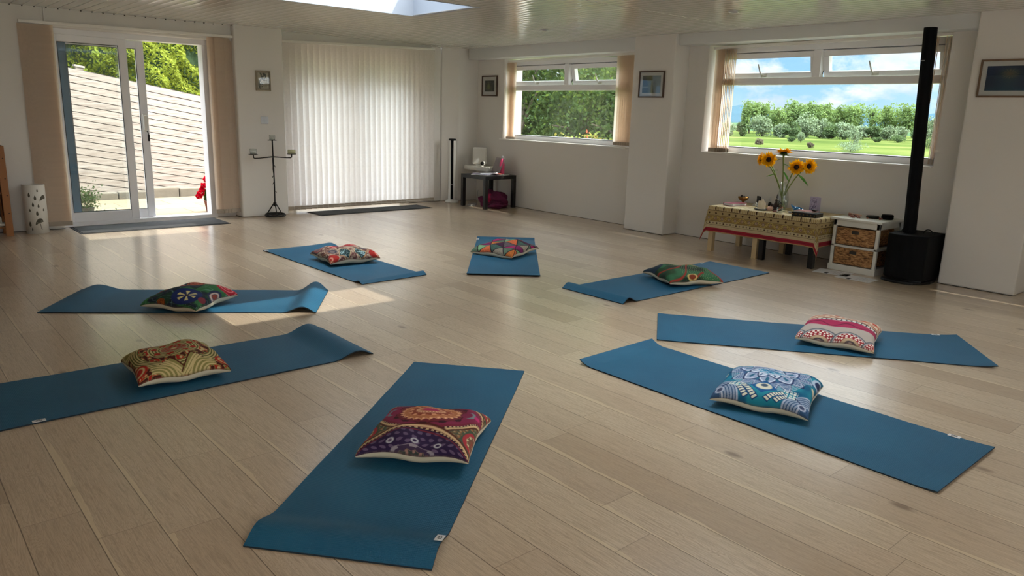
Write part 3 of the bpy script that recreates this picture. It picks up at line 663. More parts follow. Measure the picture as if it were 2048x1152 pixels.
def pat_teal(u, v):
    c = base(u, rgb(26, 110, 140)); n = hashn(u+2, v+2, 7, 4); c = put(c, sm(.4, .7, n)*.7, rgb(34, 140, 158)); c = put(c, sm(.5, .2, n)*.6, rgb(18, 76, 116))
    grey = rgb(176, 184, 204); navy = rgb(30, 44, 84)
    cx, cy = 0, .22; dx = u-cx; dy = v-cy; r = np.hypot(dx, dy); th = np.arctan2(dy, dx)
    def flower(c, R, n, ph, fill, line, sharp=.5, band=None):
        w = np.abs(np.mod(th*n/(2*PI)+ph, 1)-.5)*2           # 0 at petal tips
        edge = R*(.72+.28*(1-w**1.2))
        c = put(c, 1-sm(edge-.01, edge+.01, r), fill); c = put(c, np.clip(1.3-np.abs(r-edge)/.018, 0, 1), line); c = put(c, np.clip(1.2-np.abs(r-edge+.045)/.014, 0, 1), rgb(226, 230, 240)); return c
    c = flower(c, .80, 16, 0, rgb(64, 96, 140), navy); c = put(c, (np.abs(np.sin(r*90)) > .6)*(r < .76)*(r > .52)*.7, grey)
    c = flower(c, .60, 8, .5, rgb(150, 164, 194), navy); c = put(c, (np.cos(th*16) > .5)*(np.abs(r-.42) < .06), rgb(40, 100, 130))
    c = flower(c, .40, 8, 0, rgb(186, 196, 214), navy); c = put(c, (np.cos(th*16+1) > .7)*(np.abs(r-.31) < .04), rgb(46, 90, 130))
    c = flower(c, .27, 8, .5, rgb(28, 104, 150), grey); c = put(c, (np.abs(np.sin(th*6))*np.abs(np.sin(r*60)) > .5)*(r < .24), rgb(90, 160, 190))
    c = put(c, disc(u, v, cx, cy, .09), rgb(20, 80, 130)); c = put(c, ring(u, v, cx, cy, .06, .02), rgb(140, 170, 200))
    for sx in (-1, 1):                                   # corner fans
        for sy, yy in ((-1, -.98),):
            rr = np.hypot(u-sx*.98, v-yy); tt = np.arctan2(v-yy, u-sx*.98)
            c = put(c, 1-sm(.60, .62, rr), rgb(52, 84, 120)); c = put(c, (np.abs(np.sin(rr*60)) > .55)*(rr < .6)*(rr > .30)*.7, grey)
            for R in (.6, .34): c = put(c, np.clip(1.3-np.abs(rr-R)/.02, 0, 1), grey)
            c = put(c, (np.abs(np.sin(tt*4)) < .12)*(rr < .6), navy); c = put(c, disc(u, v, sx*.72, yy+.20, .085), grey); c = put(c, disc(u, v, sx*.72, yy+.20, .05), rgb(60, 70, 100))
        c = put(c, disc(u, v, sx*.88, .5, .17), rgb(170, 186, 206)); c = put(c, disc(u, v, sx*.88, .5, .10), navy); c = put(c, disc(u, v, sx*.9, -.02, .09), rgb(222, 214, 188))
        k = (np.abs(u-sx*.47) < .13)*(np.abs(v+.52) < .13)*((np.mod(u*14, 1) > .3)*(np.mod(v*14, 1) > .3)); c = put(c, k, rgb(206, 214, 206))
        for o in (.0, .16):                                # ladders
            p = (u-sx*(.08+o))*math.cos(.9)*sx+(v+.86)*math.sin(.9); q = -(u-sx*(.08+o))*math.sin(.9)*sx+(v+.86)*math.cos(.9)
            c = put(c, (np.abs(q) < .06)*(p > 0)*(p < .45-o), rgb(20, 60, 110)); c = put(c, (np.abs(q) < .045)*(p > 0)*(p < .45-o)*(np.mod(p*16, 1) > .35), rgb(214, 214, 196))
    c = put(c, ((np.abs(u)+np.abs(v+.5)) < .24), rgb(20, 84, 140)); c = put(c, disc(u, v, 0, -.48, .13, 1.1), rgb(216, 210, 190)); c = put(c, disc(u, v, 0, -.44, .06), rgb(70, 90, 110)); return c
def pat_pink(u, v):
    cream = rgb(206, 184, 160); c = base(u, cream); red = rgb(150, 44, 52); grey = rgb(96, 96, 104)
    c = put(c, (v > .30)*1.0, rgb(196, 156, 134))
    for v0, col in ((.95, rgb(140, 120, 120)), (.62, rgb(196, 96, 70)), (.38, rgb(150, 90, 70))):
        c = put(c, np.clip(1.3-np.abs(v-v0-.04*np.sin(u*20))/.03, 0, 1), col)
    c = put(c, (np.sin(u*22)*np.sin((v-.3)*26) > .35)*(v > .3)*.8, rgb(222, 208, 186)); c = put(c, (np.hypot(np.mod(u*3.5, 1)-.5, (v-.62)*5) < .22), rgb(190, 60, 50))
    c = put(c, (v < .30)*(v > .12), rgb(66, 60, 70)); c = put(c, (np.hypot(np.mod(u*9, 1)-.5, (v-.2)*7) < .42)*(v < .3)*(v > .08), rgb(226, 222, 214))
    c = put(c, (v < .12), rgb(206, 130, 144)); c = put(c, (v < .05+.07*np.abs(np.sin(u*5)))*(v > -.35), rgb(168, 44, 84)); c = put(c, np.clip(1.3-np.abs(v+.12-.1*np.sin(u*10))/.03, 0, 1), rgb(110, 30, 60))
    c = put(c, (v < -.30), rgb(176, 164, 156))
    for cx in (-.98, -.33, .33, .98):
        r = np.hypot(u-cx, (v+1.0)*.95); th = np.arctan2(v+1, u-cx)
        for R, col in ((.43, grey), (.40, rgb(170, 170, 170)), (.37, red), (.22, rgb(196, 170, 140)), (.15, rgb(80, 70, 76)), (.11, rgb(184, 160, 150)), (.05, rgb(110, 60, 70))):
            c = put(c, 1-sm(R-.01, R+.012, r), col)
        for R, n in ((.345, 22), (.30, 20), (.25, 16)): c = put(c, (np.abs(r-R) < .017)*(np.cos(th*n) > 0), rgb(236, 222, 212))
    return c
def pat_jungle(u, v):
    c = base(u, rgb(44, 76, 50)); n = hashn(u+5, v+5, 3.2, 9); c = put(c, sm(.5, .7, n), rgb(52, 104, 72)); c = put(c, sm(.42, .25, n), rgb(30, 50, 40))
    c = put(c, (np.mod(u*13+np.sin(v*9), 1) < .25)*(np.mod(v*16, 1) < .22)*(u > -.3), rgb(150, 168, 120))
    for a, b, w in ((-.45, .9, .055), (.10, .35, .05), (-.95, .2, .05)):
        c = put(c, np.clip(1.4-np.abs(v-a-b*(u+.35)-.25*np.sin(u*4))/w, 0, 1)*(u < .35), rgb(150, 52, 40))
    c = put(c, np.clip(1.3-np.abs(u-.80-.06*np.sin(v*5))/.08, 0, 1), rgb(164, 56, 54)); c = put(c, np.clip(1.3-np.abs(v-.55+.4*u)/.10, 0, 1)*(u > -.6), rgb(172, 150, 112)); c = put(c, np.clip(1.2-np.abs(v-.86+.15*u)/.07, 0, 1), rgb(176, 110, 120))
    c = put(c, disc(u, v, -.8, .55, .34), rgb(34, 52, 70)); c = put(c, ring(u, v, -.1, -.78, .13, .035), rgb(206, 176, 110)); c = put(c, disc(u, v, -.1, -.78, .10), rgb(126, 54, 30)); return c
def pat_triangles(u, v):
    pal = [rgb(206, 106, 66), rgb(120, 160, 118), rgb(120, 30, 88), rgb(148, 136, 122), rgb(66, 92, 84), rgb(66, 32, 62), rgb(190, 110, 52), rgb(88, 110, 92), rgb(154, 34, 96), rgb(96, 84, 90)]
    k = 3.7; a = u*k/2; b = (v*k/2)/.866; c = base(u, rgb(40, 30, 36)); i = np.floor(a-b/2); j = np.floor(b); fa = a-b/2-i; fb = b-j; up = (fa+fb > 1)
    idx = ((i*3+j*5+up*4+40) % 10).astype(int); c = np.array(pal)[idx]
    n = hashn(u+4, v+4, 60, 3); c = c*(.86+.28*n[..., None])
    e = np.minimum(np.minimum(fa, 1-fa), np.minimum(np.minimum(fb, 1-fb), np.abs(fa+fb-1))); return put(c, 1-sm(.02, .05, e), rgb(40, 26, 38))
def pat_redfloral(u, v):
    c = base(u, rgb(150, 120, 106)); n = hashn(u+6, v+6, 20, 12); c = put(c, (n > .55)*.8, rgb(92, 50, 52)); c = put(c, (n < .3)*.8, rgb(196, 180, 156))
    c = put(c, (v > .1)*(np.abs(u) < .45), rgb(158, 34, 44)); c = put(c, (np.hypot(np.mod(u*4, 1)-.5, np.mod(v*5, 1)-.5) < .3)*(v > -.05)*(np.abs(u) < .5), rgb(214, 150, 140))
    for s in (-1, 1):
        c = put(c, ((np.abs(u-s*.26)/.20+np.abs(v+.58)/.42) < 1), rgb(40, 62, 66)); c = put(c, (hashn(u+1, v+1, 24, 2) > .6)*((np.abs(u-s*.26)/.20+np.abs(v+.58)/.42) < .9), rgb(150, 180, 186))
        c = put(c, np.clip(1.3-np.abs((np.abs(u-s*.26)/.20+np.abs(v+.58)/.42)-1)/.07, 0, 1), rgb(204, 184, 140))
        c = put(c, disc(u, v, s*.74, -.72, .22), rgb(168, 40, 34)); c = put(c, ring(u, v, s*.86, -.74, .10, .04), rgb(214, 150, 130)); c = put(c, disc(u, v, s*.55, -.2, .17), rgb(120, 104, 104)); c = put(c, ring(u, v, s*.55, -.2, .11, .03), rgb(60, 60, 76))
        for q in (.0, .5): c = put(c, np.clip(1.3-np.abs((v+.9)-s*1.25*(u-s*(.25+q)))/.035, 0, 1)*.9, rgb(176, 120, 84))
        c = put(c, disc(u, v, s*.75, .55, .22), rgb(110, 96, 100)); c = put(c, ring(u, v, s*.75, .55, .15, .03), rgb(180, 100, 96))
    return c
def pat_jungleflower(u, v):
    c = base(u, rgb(38, 66, 50)); n = hashn(u+7, v+7, 4.5, 21); c = put(c, sm(.5, .62, n), rgb(56, 110, 66)); c = put(c, sm(.4, .3, n), rgb(34, 44, 56))
    k = hashn(u+8, v+8, 9, 5); c = put(c, np.clip(1.2-np.abs(k-.5)/.03, 0, 1)*.7, rgb(120, 160, 150))
    def rose(c, x, y, r, a, b):
        c = put(c, disc(u, v, x, y, r), a); rr = np.hypot(u-x, v-y); th = np.arctan2(v-y, u-x)
        return put(c, (np.sin(rr*46/r*.35+th*1.5) > .45)*(rr < r*.95), b)
    c = rose(c, -.42, .02, .28, rgb(140, 36, 38), rgb(206, 110, 100)); c = rose(c, -.1, .45, .24, rgb(176, 92, 70), rgb(120, 60, 50)); c = rose(c, .72, .72, .30, rgb(170, 34, 50), rgb(214, 110, 116)); c = rose(c, -.72, -.30, .15, rgb(120, 36, 26), rgb(60, 20, 20))
    c = rose(c, .15, .75, .2, rgb(130, 60, 60), rgb(196, 180, 160)); c = rose(c, -.25, -.86, .12, rgb(150, 80, 30), rgb(90, 40, 20))
    x, y = .32, -.45; r = np.hypot(u-x, v-y); th = np.arctan2(v-y, u-x); c = put(c, disc(u, v, x, y, .40), rgb(30, 44, 96)); c = put(c, (r < .26)*(r > .05)*(np.cos(th*6) > .55-r), rgb(214, 200, 140)); c = put(c, disc(u, v, x, y, .05), rgb(60, 36, 40))
    c = put(c, disc(u, v, .86, .08, .24), rgb(46, 54, 84)); c = put(c, ring(u, v, .88, .05, .14, .04), rgb(206, 184, 170)); c = put(c, disc(u, v, .88, .05, .09), rgb(140, 70, 60)); c = put(c, disc(u, v, .8, -.42, .12), rgb(120, 50, 60))
    return c
def pat_olive(u, v):
    red = rgb(170, 44, 32); olive = rgb(140, 132, 78); cream = rgb(200, 180, 130); dk = rgb(76, 24, 18); c = base(u, dk)
    r = np.hypot(u, v-.1); th = np.arctan2(v-.1, u)
    n = hashn(u+9, v+9, 16, 31); c = put(c, (n > .5), red); c = put(c, (n > .78), cream); c = put(c, (np.abs(n-.5) < .07), olive)
    for R in (.36, .78):
        b = (np.abs(r-R) < .12); c = put(c, b, olive); c = put(c, b*(np.sin(r*110) > .4), cream); c = put(c, b*(np.sin(r*110) < -.6), rgb(84, 84, 44))
        c = put(c, ((np.abs(np.mod(th*8/(2*PI), 1)-.5)*1.4+np.abs(r-R)*6) < .42)*(R < .5), red)
    c = put(c, (r < .24), rgb(150, 110, 84)); c = put(c, (r < .24)*(np.cos(th*8)*np.sin(r*40) > .1), red); c = put(c, (r < .06), cream)
    for s in (-1, 1):
        a = s*.62; p = (u-s*.02)*math.cos(a)-(v+.9)*math.sin(a)*1.0; q = (u-s*.02)*math.sin(a)+(v+.9)*math.cos(a)
        m = (np.abs(p) < .11+.12*q)*(q > 0)*(q < .52); c = put(c, m, dk); c = put(c, m*(np.abs(p) < .09+.1*q)*(q < .49), olive); c = put(c, m*(np.abs(np.abs(p)-.05) < .015), cream); c = put(c, m*(np.abs(p) < .02), cream)
        rr = np.hypot(u-s*.52, v+.95); b = (rr < .42)*(rr > .14)*(u*s < .58); c = put(c, b, olive); c = put(c, b*(np.sin(rr*80) > .2), cream)
        c = put(c, disc(u, v, s*.82, -.55, .20), red); c = put(c, ring(u, v, s*.82, -.55, .12, .03), cream); c = put(c, disc(u, v, s*.8, .62, .24), olive); c = put(c, ring(u, v, s*.8, .62, .14, .03), cream); c = put(c, ring(u, v, s*.8, .62, .22, .02), cream)
    return c
def cushion(x, y, ang, size, pat, label, tilt=(0, 0), asp=1.0, seed=0, hh=.078, z0=.008, pshift=.06):
    t = thing('cushion', label, 'cushion', (x, y, z0), math.radians(ang), 'patterned square cushions, one on each mat')
    n = 250; a = np.sin(np.linspace(-PI/2, PI/2, n)*.97)/math.sin(PI/2*.97); u, v = np.meshgrid(a, a, indexing='ij'); S = size/2
    ph = hh*.86*np.clip(1-a**2, 0, 1)**.27; ln = np.concatenate([[0], np.cumsum(np.hypot(np.diff(a*S), np.diff(ph)))]); ln = ln/ln[-1]*2-1; pu, pv = np.meshgrid(ln, ln, indexing='ij')
    rs = np.random.RandomState(seed)
    pull = 1-.085*(1-u**2)[...]*0
    X = u*S*(1-.10*(1-u*u)**0*(1-v*v)*0-.075*(1-v**2)*np.abs(u)**2.2); Y = v*S*asp*(1-.075*(1-u**2)*np.abs(v)**2.2)
    body = ((1-u**2)*(1-v**2))
    crease = sum((.0035*np.sin(rs.uniform(3, 9)*(u*math.cos(q)+v*math.sin(q))+rs.uniform(0, 6)) for q in rs.uniform(0, PI, 5)))
    edge = .006*np.sin(6*np.arctan2(v, u)+seed)*np.maximum(np.abs(u), np.abs(v))**3
    seam = .046+tilt[0]*u*S+tilt[1]*v*S+edge-.012*(np.abs(u)**6*np.abs(v)**6)
    top = seam+hh*.86*body**.27*(1-.07*np.hypot(u, v)**2)+crease*np.clip(body*3, 0, 1)**.5
    bot = np.maximum(.0, seam-.052*np.clip(body, 0, 1)**.30)
    bot = np.minimum(bot, seam)
    col = pat(pu, pv+pshift)
    col = put(col, sm(.975, .995, np.maximum(np.abs(pu), np.abs(pv)))*.6, rgb(90, 70, 60))
    o = grid_mesh('printed_front', np.stack([X, Y, top], -1), 'print', col, t, flip=False)
    o2 = grid_mesh('linen_back', np.stack([X, Y, bot], -1)[::3, ::3] if False else np.stack([X, Y, bot], -1), 'cover_back', None, t, flip=True)
    o2['label'] = 'plain cream linen back'
    # folded corner tips
    return t
cushion(-5.456, -6.48, -50, .43, pat_ogee, 'cushion printed with burgundy and navy mandalas in cream ogee bands, nearest the camera', (.03, -.02), 1.0, 1, .088, pshift=.17)
cushion(-3.905, -7.035, -70, .43, pat_teal, 'turquoise cushion with a large white outlined flower mandala', (.0, .02), 1.04, 2, .090, pshift=.0)
cushion(-2.665, -6.765, -71, .43, pat_pink, 'cushion with pink, red and cream bands and a row of red scallops', (0, .02), 1.02, 3, .092)
cushion(-2.07, -5.16, -24, .47, pat_jungle, 'dark green cushion with rust red bands and one ringed dot', (.0, .0), 1.0, 4, .085)
cushion(-2.52, -3.47, -74, .46, pat_triangles, 'patchwork cushion of purple, orange and green triangles', (.0, .06), 1.0, 5, .080)
cushion(-3.92, -2.985, -5, .45, pat_redfloral, 'red and cream floral cushion on the far left mat', (.0, .0), 1.0, 6, .090)
cushion(-5.475, -3.78, -57, .42, pat_jungleflower, 'cushion with a navy flower, red roses and green leaves', (.0, .04), 1.0, 7, .085)
cushion(-5.965, -5.06, -4, .41, pat_olive, 'red and olive cushion with concentric geometric bands', (.0, .0), 1.0, 8, .095)

# ================================================================== THINGS BY THE WALLS
def doormat(x0, x1, y0, y1, mt, label, rz=0):
    t = thing('doormat', label, 'doormat', ((x0+x1)/2, (y0+y1)/2, 0), rz); a, b = (x1-x0)/2, (y1-y0)/2
    box(-a, a, -b, b, .0005, .005).build('rubber_edge', 'rubber', t, bevel=.002)
    n = 60; P = np.stack(np.meshgrid(np.linspace(-a+.02, a-.02, n), np.linspace(-b+.02, b-.02, 24), indexing='ij')+[np.zeros((n, 24))], -1); P[..., 2] = .0095+.001*np.sin(P[..., 0]*9)
    MB().box(-a+.02, a-.02, -b+.02, b-.02, .004, .0095).build('pile', mt, t, bevel=.002)
doormat(-5.42, -3.93, -.40, .13, 'doormat', 'grey fibre doormat in front of the open patio door')
doormat(-2.79, -1.13, -.29, .09, 'doormat2', 'charcoal doormat under the closed blind')

# umbrella stand with cut-out drops and an umbrella
t = thing('umbrella_stand', 'white metal umbrella stand with raindrop and umbrella cut-outs', 'umbrella stand', (-5.735, -.075, 0))
r = .098; MB().lathe([(.001, .004), (r, .0), (r, .475), (r-.003, .478), (r-.006, .475), (r-.006, .01), (.001, .01)], n=48, cap=False).build('body', 'white_plastic', t, smooth=True)
def on_cyl(pts, rr): return [(rr*math.cos(a), rr*math.sin(a), zz) for a, zz in pts]
def wrap_poly(name, poly, m):
    c = np.mean(poly, 0); k = MB(); vs = on_cyl([tuple(c)]+list(poly), r+.0012); n = len(poly); k.add(vs, [(0, i+1, (i+1) % n+1) for i in range(n)]); k.build(name, m, t)
th0 = math.atan2(-8.765+.075, -7.023+5.735)
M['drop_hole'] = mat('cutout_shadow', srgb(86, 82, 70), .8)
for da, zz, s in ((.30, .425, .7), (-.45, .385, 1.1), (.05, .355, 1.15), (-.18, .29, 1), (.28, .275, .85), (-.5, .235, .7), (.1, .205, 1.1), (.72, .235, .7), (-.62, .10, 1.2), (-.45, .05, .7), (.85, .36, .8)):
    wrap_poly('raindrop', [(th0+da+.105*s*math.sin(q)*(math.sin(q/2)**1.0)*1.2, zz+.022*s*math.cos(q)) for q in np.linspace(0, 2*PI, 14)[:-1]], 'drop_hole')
def umb(da, zz, s):
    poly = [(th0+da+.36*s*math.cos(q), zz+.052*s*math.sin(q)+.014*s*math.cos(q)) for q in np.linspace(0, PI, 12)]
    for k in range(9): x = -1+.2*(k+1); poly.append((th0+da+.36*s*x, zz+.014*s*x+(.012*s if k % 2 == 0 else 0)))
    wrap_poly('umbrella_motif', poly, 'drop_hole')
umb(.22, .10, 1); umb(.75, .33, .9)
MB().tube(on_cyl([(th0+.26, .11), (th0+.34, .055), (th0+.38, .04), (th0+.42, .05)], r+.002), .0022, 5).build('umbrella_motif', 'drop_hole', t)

# pine shelf at the left edge
t = thing('bookcase', 'orange pine shelf unit cut off by the left edge of the photo', 'shelf unit', (0, 0, 0))
x1 = -5.952
for xx in (x1, -6.75):
    for y in (-.195, -.0): box(xx-.062, xx, y, y+.035, 0, .855).build('post', 'pine', t, bevel=.004)
for zz in (.075, .40, .70, .84): box(-6.80, x1-.005, -.165, .03, zz, zz+.018).build('shelf', 'pine', t, bevel=.003)
box(-6.81, x1-.0, .035, .045, .05, .85).build('back_panel', 'pine_dark', t)
for zz in (.22, .39, .55, .74): MB().lathe([(.006, 0), (.006, .002)], n=10, T=Matrix.Translation((x1-.02, -.195, zz)) @ Matrix.Rotation(PI/2, 4, 'X')).build('peg', 'knot', t)
box(x1-.05, x1-.03, -.18, .02, .18, .84).build('side_panel', 'pine_dark', t)
t = thing('shelf_bottle', 'small clear bottle in a pale dish on the lowest pine shelf', 'bottle', (-6.055, -.11, .094))
MB().lathe([(.001, .001), (.05, .0), (.065, .03), (.06, .03), (.046, .006), (.001, .006)], n=24, cap=False).build('dish', 'white_plastic', t, smooth=True)
MB().lathe([(.001, .01), (.026, .01), (.028, .07), (.012, .10), (.012, .12), (.001, .122)], n=20, cap=False).build('bottle', 'white_plastic', t, smooth=True)

# iron candle stand
t = thing('candle_stand', 'black iron three-armed floor candle stand against the white pilaster', 'candle stand', (-3.297, -.13, 0))
ringpts = [(.112*math.cos(a), .112*math.sin(a), .022) for a in np.linspace(0, 2*PI, 33)[:-1]]
MB().tube(ringpts, .011, 8, closed=True).tube([(p[0]*.97, p[1]*.97, .040) for p in ringpts], .006, 6, closed=True).build('base_ring', 'black_iron', t, smooth=True)
k = MB()
for a in (.3, .3+2*PI/3, .3+4*PI/3): k.tube([(.11*math.cos(a), .11*math.sin(a), .02), (.012*math.cos(a), .012*math.sin(a), .165)], .0065, 6)
k.build('strut', 'black_iron', t, smooth=True)
k = MB(); k.tube([(0, 0, .13), (.004, 0, .4), (0, 0, .9)], .008, 8); k.lathe([(.018, .135), (.02, .15), (.018, .175)], n=12)
for zz, s in ((.30, 1), (.48, -1), (.60, 1), (.40, -1)): k.tube([(0, 0, zz), (s*.012, -.01, zz+.01), (s*.02, -.012, zz-.008)], .004, 5)
k.build('stem', 'black_iron', t, smooth=True)
MB().tube([(-.012, -.01, .70), (-.016, -.01, .6), (-.005, -.012, .48)], .0025, 5).build('wire', 'black_iron', t)
for s, zz in ((-1, .71), (1, .725)):
    MB().tube([(0, 0, .712), (s*.08, 0, .705), (s*.17, 0, .698), (s*.218, 0, .697), (s*.232, 0, .705), (s*.234, 0, .738)], [.008, .006, .006, .007, .007, .007], 6).build('arm', 'black_iron', t, smooth=True)
for x, zz in ((-.234, .738), (.234, .738), (0, .90)):
    MB().lathe([(.001, 0), (.05, .0), (.055, .006), (.05, .006), (.001, .003)], (x, 0, zz), 24, cap=False).build('drip_plate', 'black_iron', t, smooth=True)
def glass_cup(x, y, z, r, h, label, wax=None, group='candle glasses on the iron stand'):
    c = thing('candle_glass', label, 'candle glass', (x, y, z), 0, group)
    MB().lathe([(.001, .001), (r*.85, .0), (r, h*.5), (r*.95, h), (r*.9, h), (r*.94, h*.5), (r*.8, .004), (.001, .004)], n=24, cap=False).build('cup', 'clear', c, smooth=True)
    if wax: MB().lathe([(.001, .006), (r*.74, .006), (r*.78, h*.55), (.001, h*.55)], n=20, cap=False).build('wax', wax, c, smooth=True)
glass_cup(-3.531, -.13, .744, .040, .062, 'clear candle glass on the left arm of the iron stand', 'white_plastic')
glass_cup(-3.297, -.13, .906, .036, .055, 'clear candle glass on the top plate of the iron stand', 'white_plastic')
t = thing('candle', 'squat pale green candle on the right arm of the iron stand', 'candle', (-3.063, -.13, .7445))
MB().lathe([(.001, .0), (.046, .0), (.047, .03), (.045, .048), (.03, .044), (.001, .042)], n=24, cap=False).build('wax', 'sage_wax', t, smooth=True)
MB().tube([(0, 0, .042), (.001, 0, .052)], .0015, 5).build('wick', 'black_iron', t)

# tower fan
t = thing('tower_fan', 'slim white and black tower fan on a round white base', 'fan', (-.505, .125, 0), math.radians(-38))
MB().lathe([(.001, 0), (.10, 0), (.102, .015), (.09, .03), (.05, .042), (.001, .044)], n=36, cap=False).build('base', 'white_plastic', t, smooth=True)
MB().prism([(.052*math.cos(a), .045*math.sin(a)) for a in np.linspace(0, 2*PI, 25)[:-1]], .04, .885).build('housing', 'white_metal', t, smooth=False, bevel=.004)
MB().prism([(.034*math.sin(a), -.047*math.cos(a)-.003) for a in np.linspace(-1, 1, 9)]+[(.02, -.02), (-.02, -.02)], .05, .885).build('front_grille', 'black_grille', t)
box(-.012, .012, -.0525, -.049, .255, .262).build('badge', 'silver', t)
MB().lathe([(.05, .885), (.054, .888), (.054, .905), (.046, .912), (.001, .912)], n=32, cap=False).build('top_cap', 'black_plastic', t, smooth=True)

# the small square side tables (one by the corner, two under the cloth)
def side_table(x, y, m, label, group=None, name='side_table', th=.05, lg=.05):
    t = thing(name, label, 'table', (x, y, 0), 0, group)
    box(-.275, .275, -.275, .275, .45-th, .45).build('table_top', m, t, bevel=.002)
    for sx in (-1, 1):
        for sy in (-1, 1): MB().box(-.025, .025, -.025, .025, 0, .45-th, Matrix.Translation((sx*.25, sy*.25, 0))).build('leg', m, t, bevel=.002)
    return t
side_table(-.335, -.505, 'black_table', 'black square side table in the corner carrying the laptop')
side_table(-.345, -4.655, 'birch', 'birch coloured side table under the left part of the tablecloth')
side_table(-.345, -5.225, 'black_table', 'black side table under the right part of the tablecloth')

t = thing('corner_shelf', 'white wall shelf behind the laptop, under the white upright appliance', 'shelf', (0, -.16, 0))
box(-.31, -.003, -.26, .26, .475, .535).build('shelf_board', 'white_plastic', t, bevel=.010)
MB().box(-.02, -.003, -.20, -.17, .36, .475).box(-.02, -.003, .17, .20, .36, .475).build('bracket', 'white_wood', t)
t = thing('air_purifier', 'upright white rounded appliance standing on the white ledge', 'appliance', (-.17, -.09, .536), math.radians(-48))
MB().prism([(-.10, -.035), (.10, -.035), (.10, .035), (-.10, .035)], .02, .262, None).build('body', 'white_plastic', t, bevel=.022, seg=4)
MB().lathe([(.055, 0), (.06, .012), (.05, .022)], n=24).build('foot', 'white_plastic', t, smooth=True)
t = thing('web_camera', 'small round white camera with a black lens in front of the white appliance', 'camera', (-.235, -.235, .536), math.radians(-50))
T = Matrix.Translation((0, 0, .045)) @ Matrix.Rotation(PI/2, 4, 'X')
MB().lathe([(.001, -.02), (.034, -.018), (.036, .0), (.034, .018), (.001, .018)], n=28, T=T, cap=False).build('body', 'white_plastic', t, smooth=True)
MB().lathe([(.027, .018), (.025, .021), (.001, .0215)], n=24, T=T, cap=False).build('lens', 'lens', t, smooth=True)
MB().lathe([(.03, 0), (.03, .004), (.01, .014)], n=20).build('stand', 'white_plastic', t)

t = thing('laptop', 'open silver laptop facing the corner on the black side table', 'laptop', (-.38, -.50, .4655), math.radians(-8))
box(-.155, .155, -.11, .11, 0, .012).build('keyboard_deck', 'silver', t, bevel=.004); box(-.13, .13, -.07, .09, .012, .0135).build('keys', 'laptop_dark', t)
T = Matrix.Translation((.155, 0, .012)) @ Matrix.Rotation(math.radians(22), 4, 'Y')
box(-.003, .004, -.11, .11, 0, .215, T).build('screen_lid', 'screen', t, bevel=.003); box(-.0042, -.003, -.10, .10, .01, .205, T).build('display', 'screen', t)
T2 = T @ Matrix.Translation((.0045, 0, .11)) @ Matrix.Rotation(PI/2, 4, 'Y'); MB().lathe([(.012, 0), (.012, .0006)], n=16, T=T2).build('lid_mark', 'white_plastic', t)
t = thing('notebook', 'white paper pad under the laptop', 'notebook', (-.42, -.50, .4505), math.radians(30))
box(-.17, .14, -.12, .12, 0, .0095).build('pages', 'paper', t, bevel=.002); box(-.165, .135, -.118, .118, .0095, .0145).build('cover', 'lavender', t)
t = thing('notebook', 'grey spiral notebook lying loosest toward the room beside the laptop', 'notebook', (-.20, -.69, .4505), math.radians(15))
box(-.10, .05, -.05, .06, 0, .008).build('pages', 'paper', t); box(-.10, .05, -.05, .06, .008, .010).build('cover', 'white_plastic', t)
t = thing('phone_case', 'coral phone case lying beside the pink bottle', 'phone', (-.27, -.64, .4505), math.radians(60))
box(-.07, .07, -.04, .04, .011, .022).build('case', 'coral', t, bevel=.006)
t = thing('water_bottle', 'bright pink metal water bottle with silver cap on the black table', 'bottle', (-.20, -.665, .4735))
t.location = (-.175, -.60, .4505)
MB().lathe([(.001, 0), (.034, 0), (.036, .01), (.036, .13), (.033, .16), (.022, .195), (.016, .21), (.015, .225), (.001, .225)], n=32, cap=False).build('body', 'pink', t, smooth=True)
MB().lathe([(.018, .222), (.019, .226), (.019, .25), (.016, .257), (.001, .258)], n=24, cap=False).build('cap', 'silver', t, smooth=True)

# bag heap under the table: soft folded body
def blob(name, m, c, rad, seed, parent, n=40, mm=24, amp=.28, floor=0.0, fr=4):
    rs = np.random.RandomState(seed); a = np.linspace(0, PI, mm)[:, None]; b = np.linspace(0, 2*PI, n)[None]
    x = np.sin(a)*np.cos(b); y = np.sin(a)*np.sin(b); zz = np.cos(a)*np.ones_like(b); q = np.ones_like(x)
    for _ in range(9):
        k = rs.normal(size=3)*fr; q += amp/5*np.sin(k[0]*x+k[1]*y+k[2]*zz+rs.rand()*6)
    P = np.stack([c[0]+rad[0]*x*q, c[1]+rad[1]*y*q, np.maximum(floor, c[2]+rad[2]*zz*q)], -1)
    return grid_mesh(name, P, m, None, parent, flip=True)
t = thing('handbag', 'plum and magenta fabric bag slumped on the floor under the black table', 'bag', (-.25, -.50, 0))
blob('body', 'plum', (0, -.05, .08), (.14, .17, .13), 4, t, amp=.5); blob('front_pocket', 'magenta', (-.10, -.04, .11), (.06, .08, .06), 8, t, amp=.4)
blob('flap', 'plum', (-.08, -.19, .04), (.12, .12, .05), 9, t, amp=.5)
MB().tube([(-.05, .08, .02), (-.06, .02, .16), (0, -.08, .21), (.02, -.18, .12), (0, -.24, .02)], .012, 8).build('strap', 'plum', t, smooth=True)
t = thing('cable', 'grey cable coiled on the floor below the black table', 'cable', (-.50, -.33, 0))
k = MB(); k.tube([(.02+.09*math.cos(a*1.0)*(1-.02*a), .06*math.sin(a), .006+.004*math.sin(a*3)+.003*a/2) for a in np.linspace(0, 15, 80)], .0032, 5); k.tube([(.1, 0, .02), (.14, .02, .10), (.16, .06, .16), (.2, .1, .2)], .0032, 5).build('flex', 'silver', t, smooth=True)
box(-.05, .03, -.05, -.02, 0, .024, Matrix.Rotation(.4, 4, 'Z')).build('plug_adapter', 'white_plastic', t, bevel=.004)

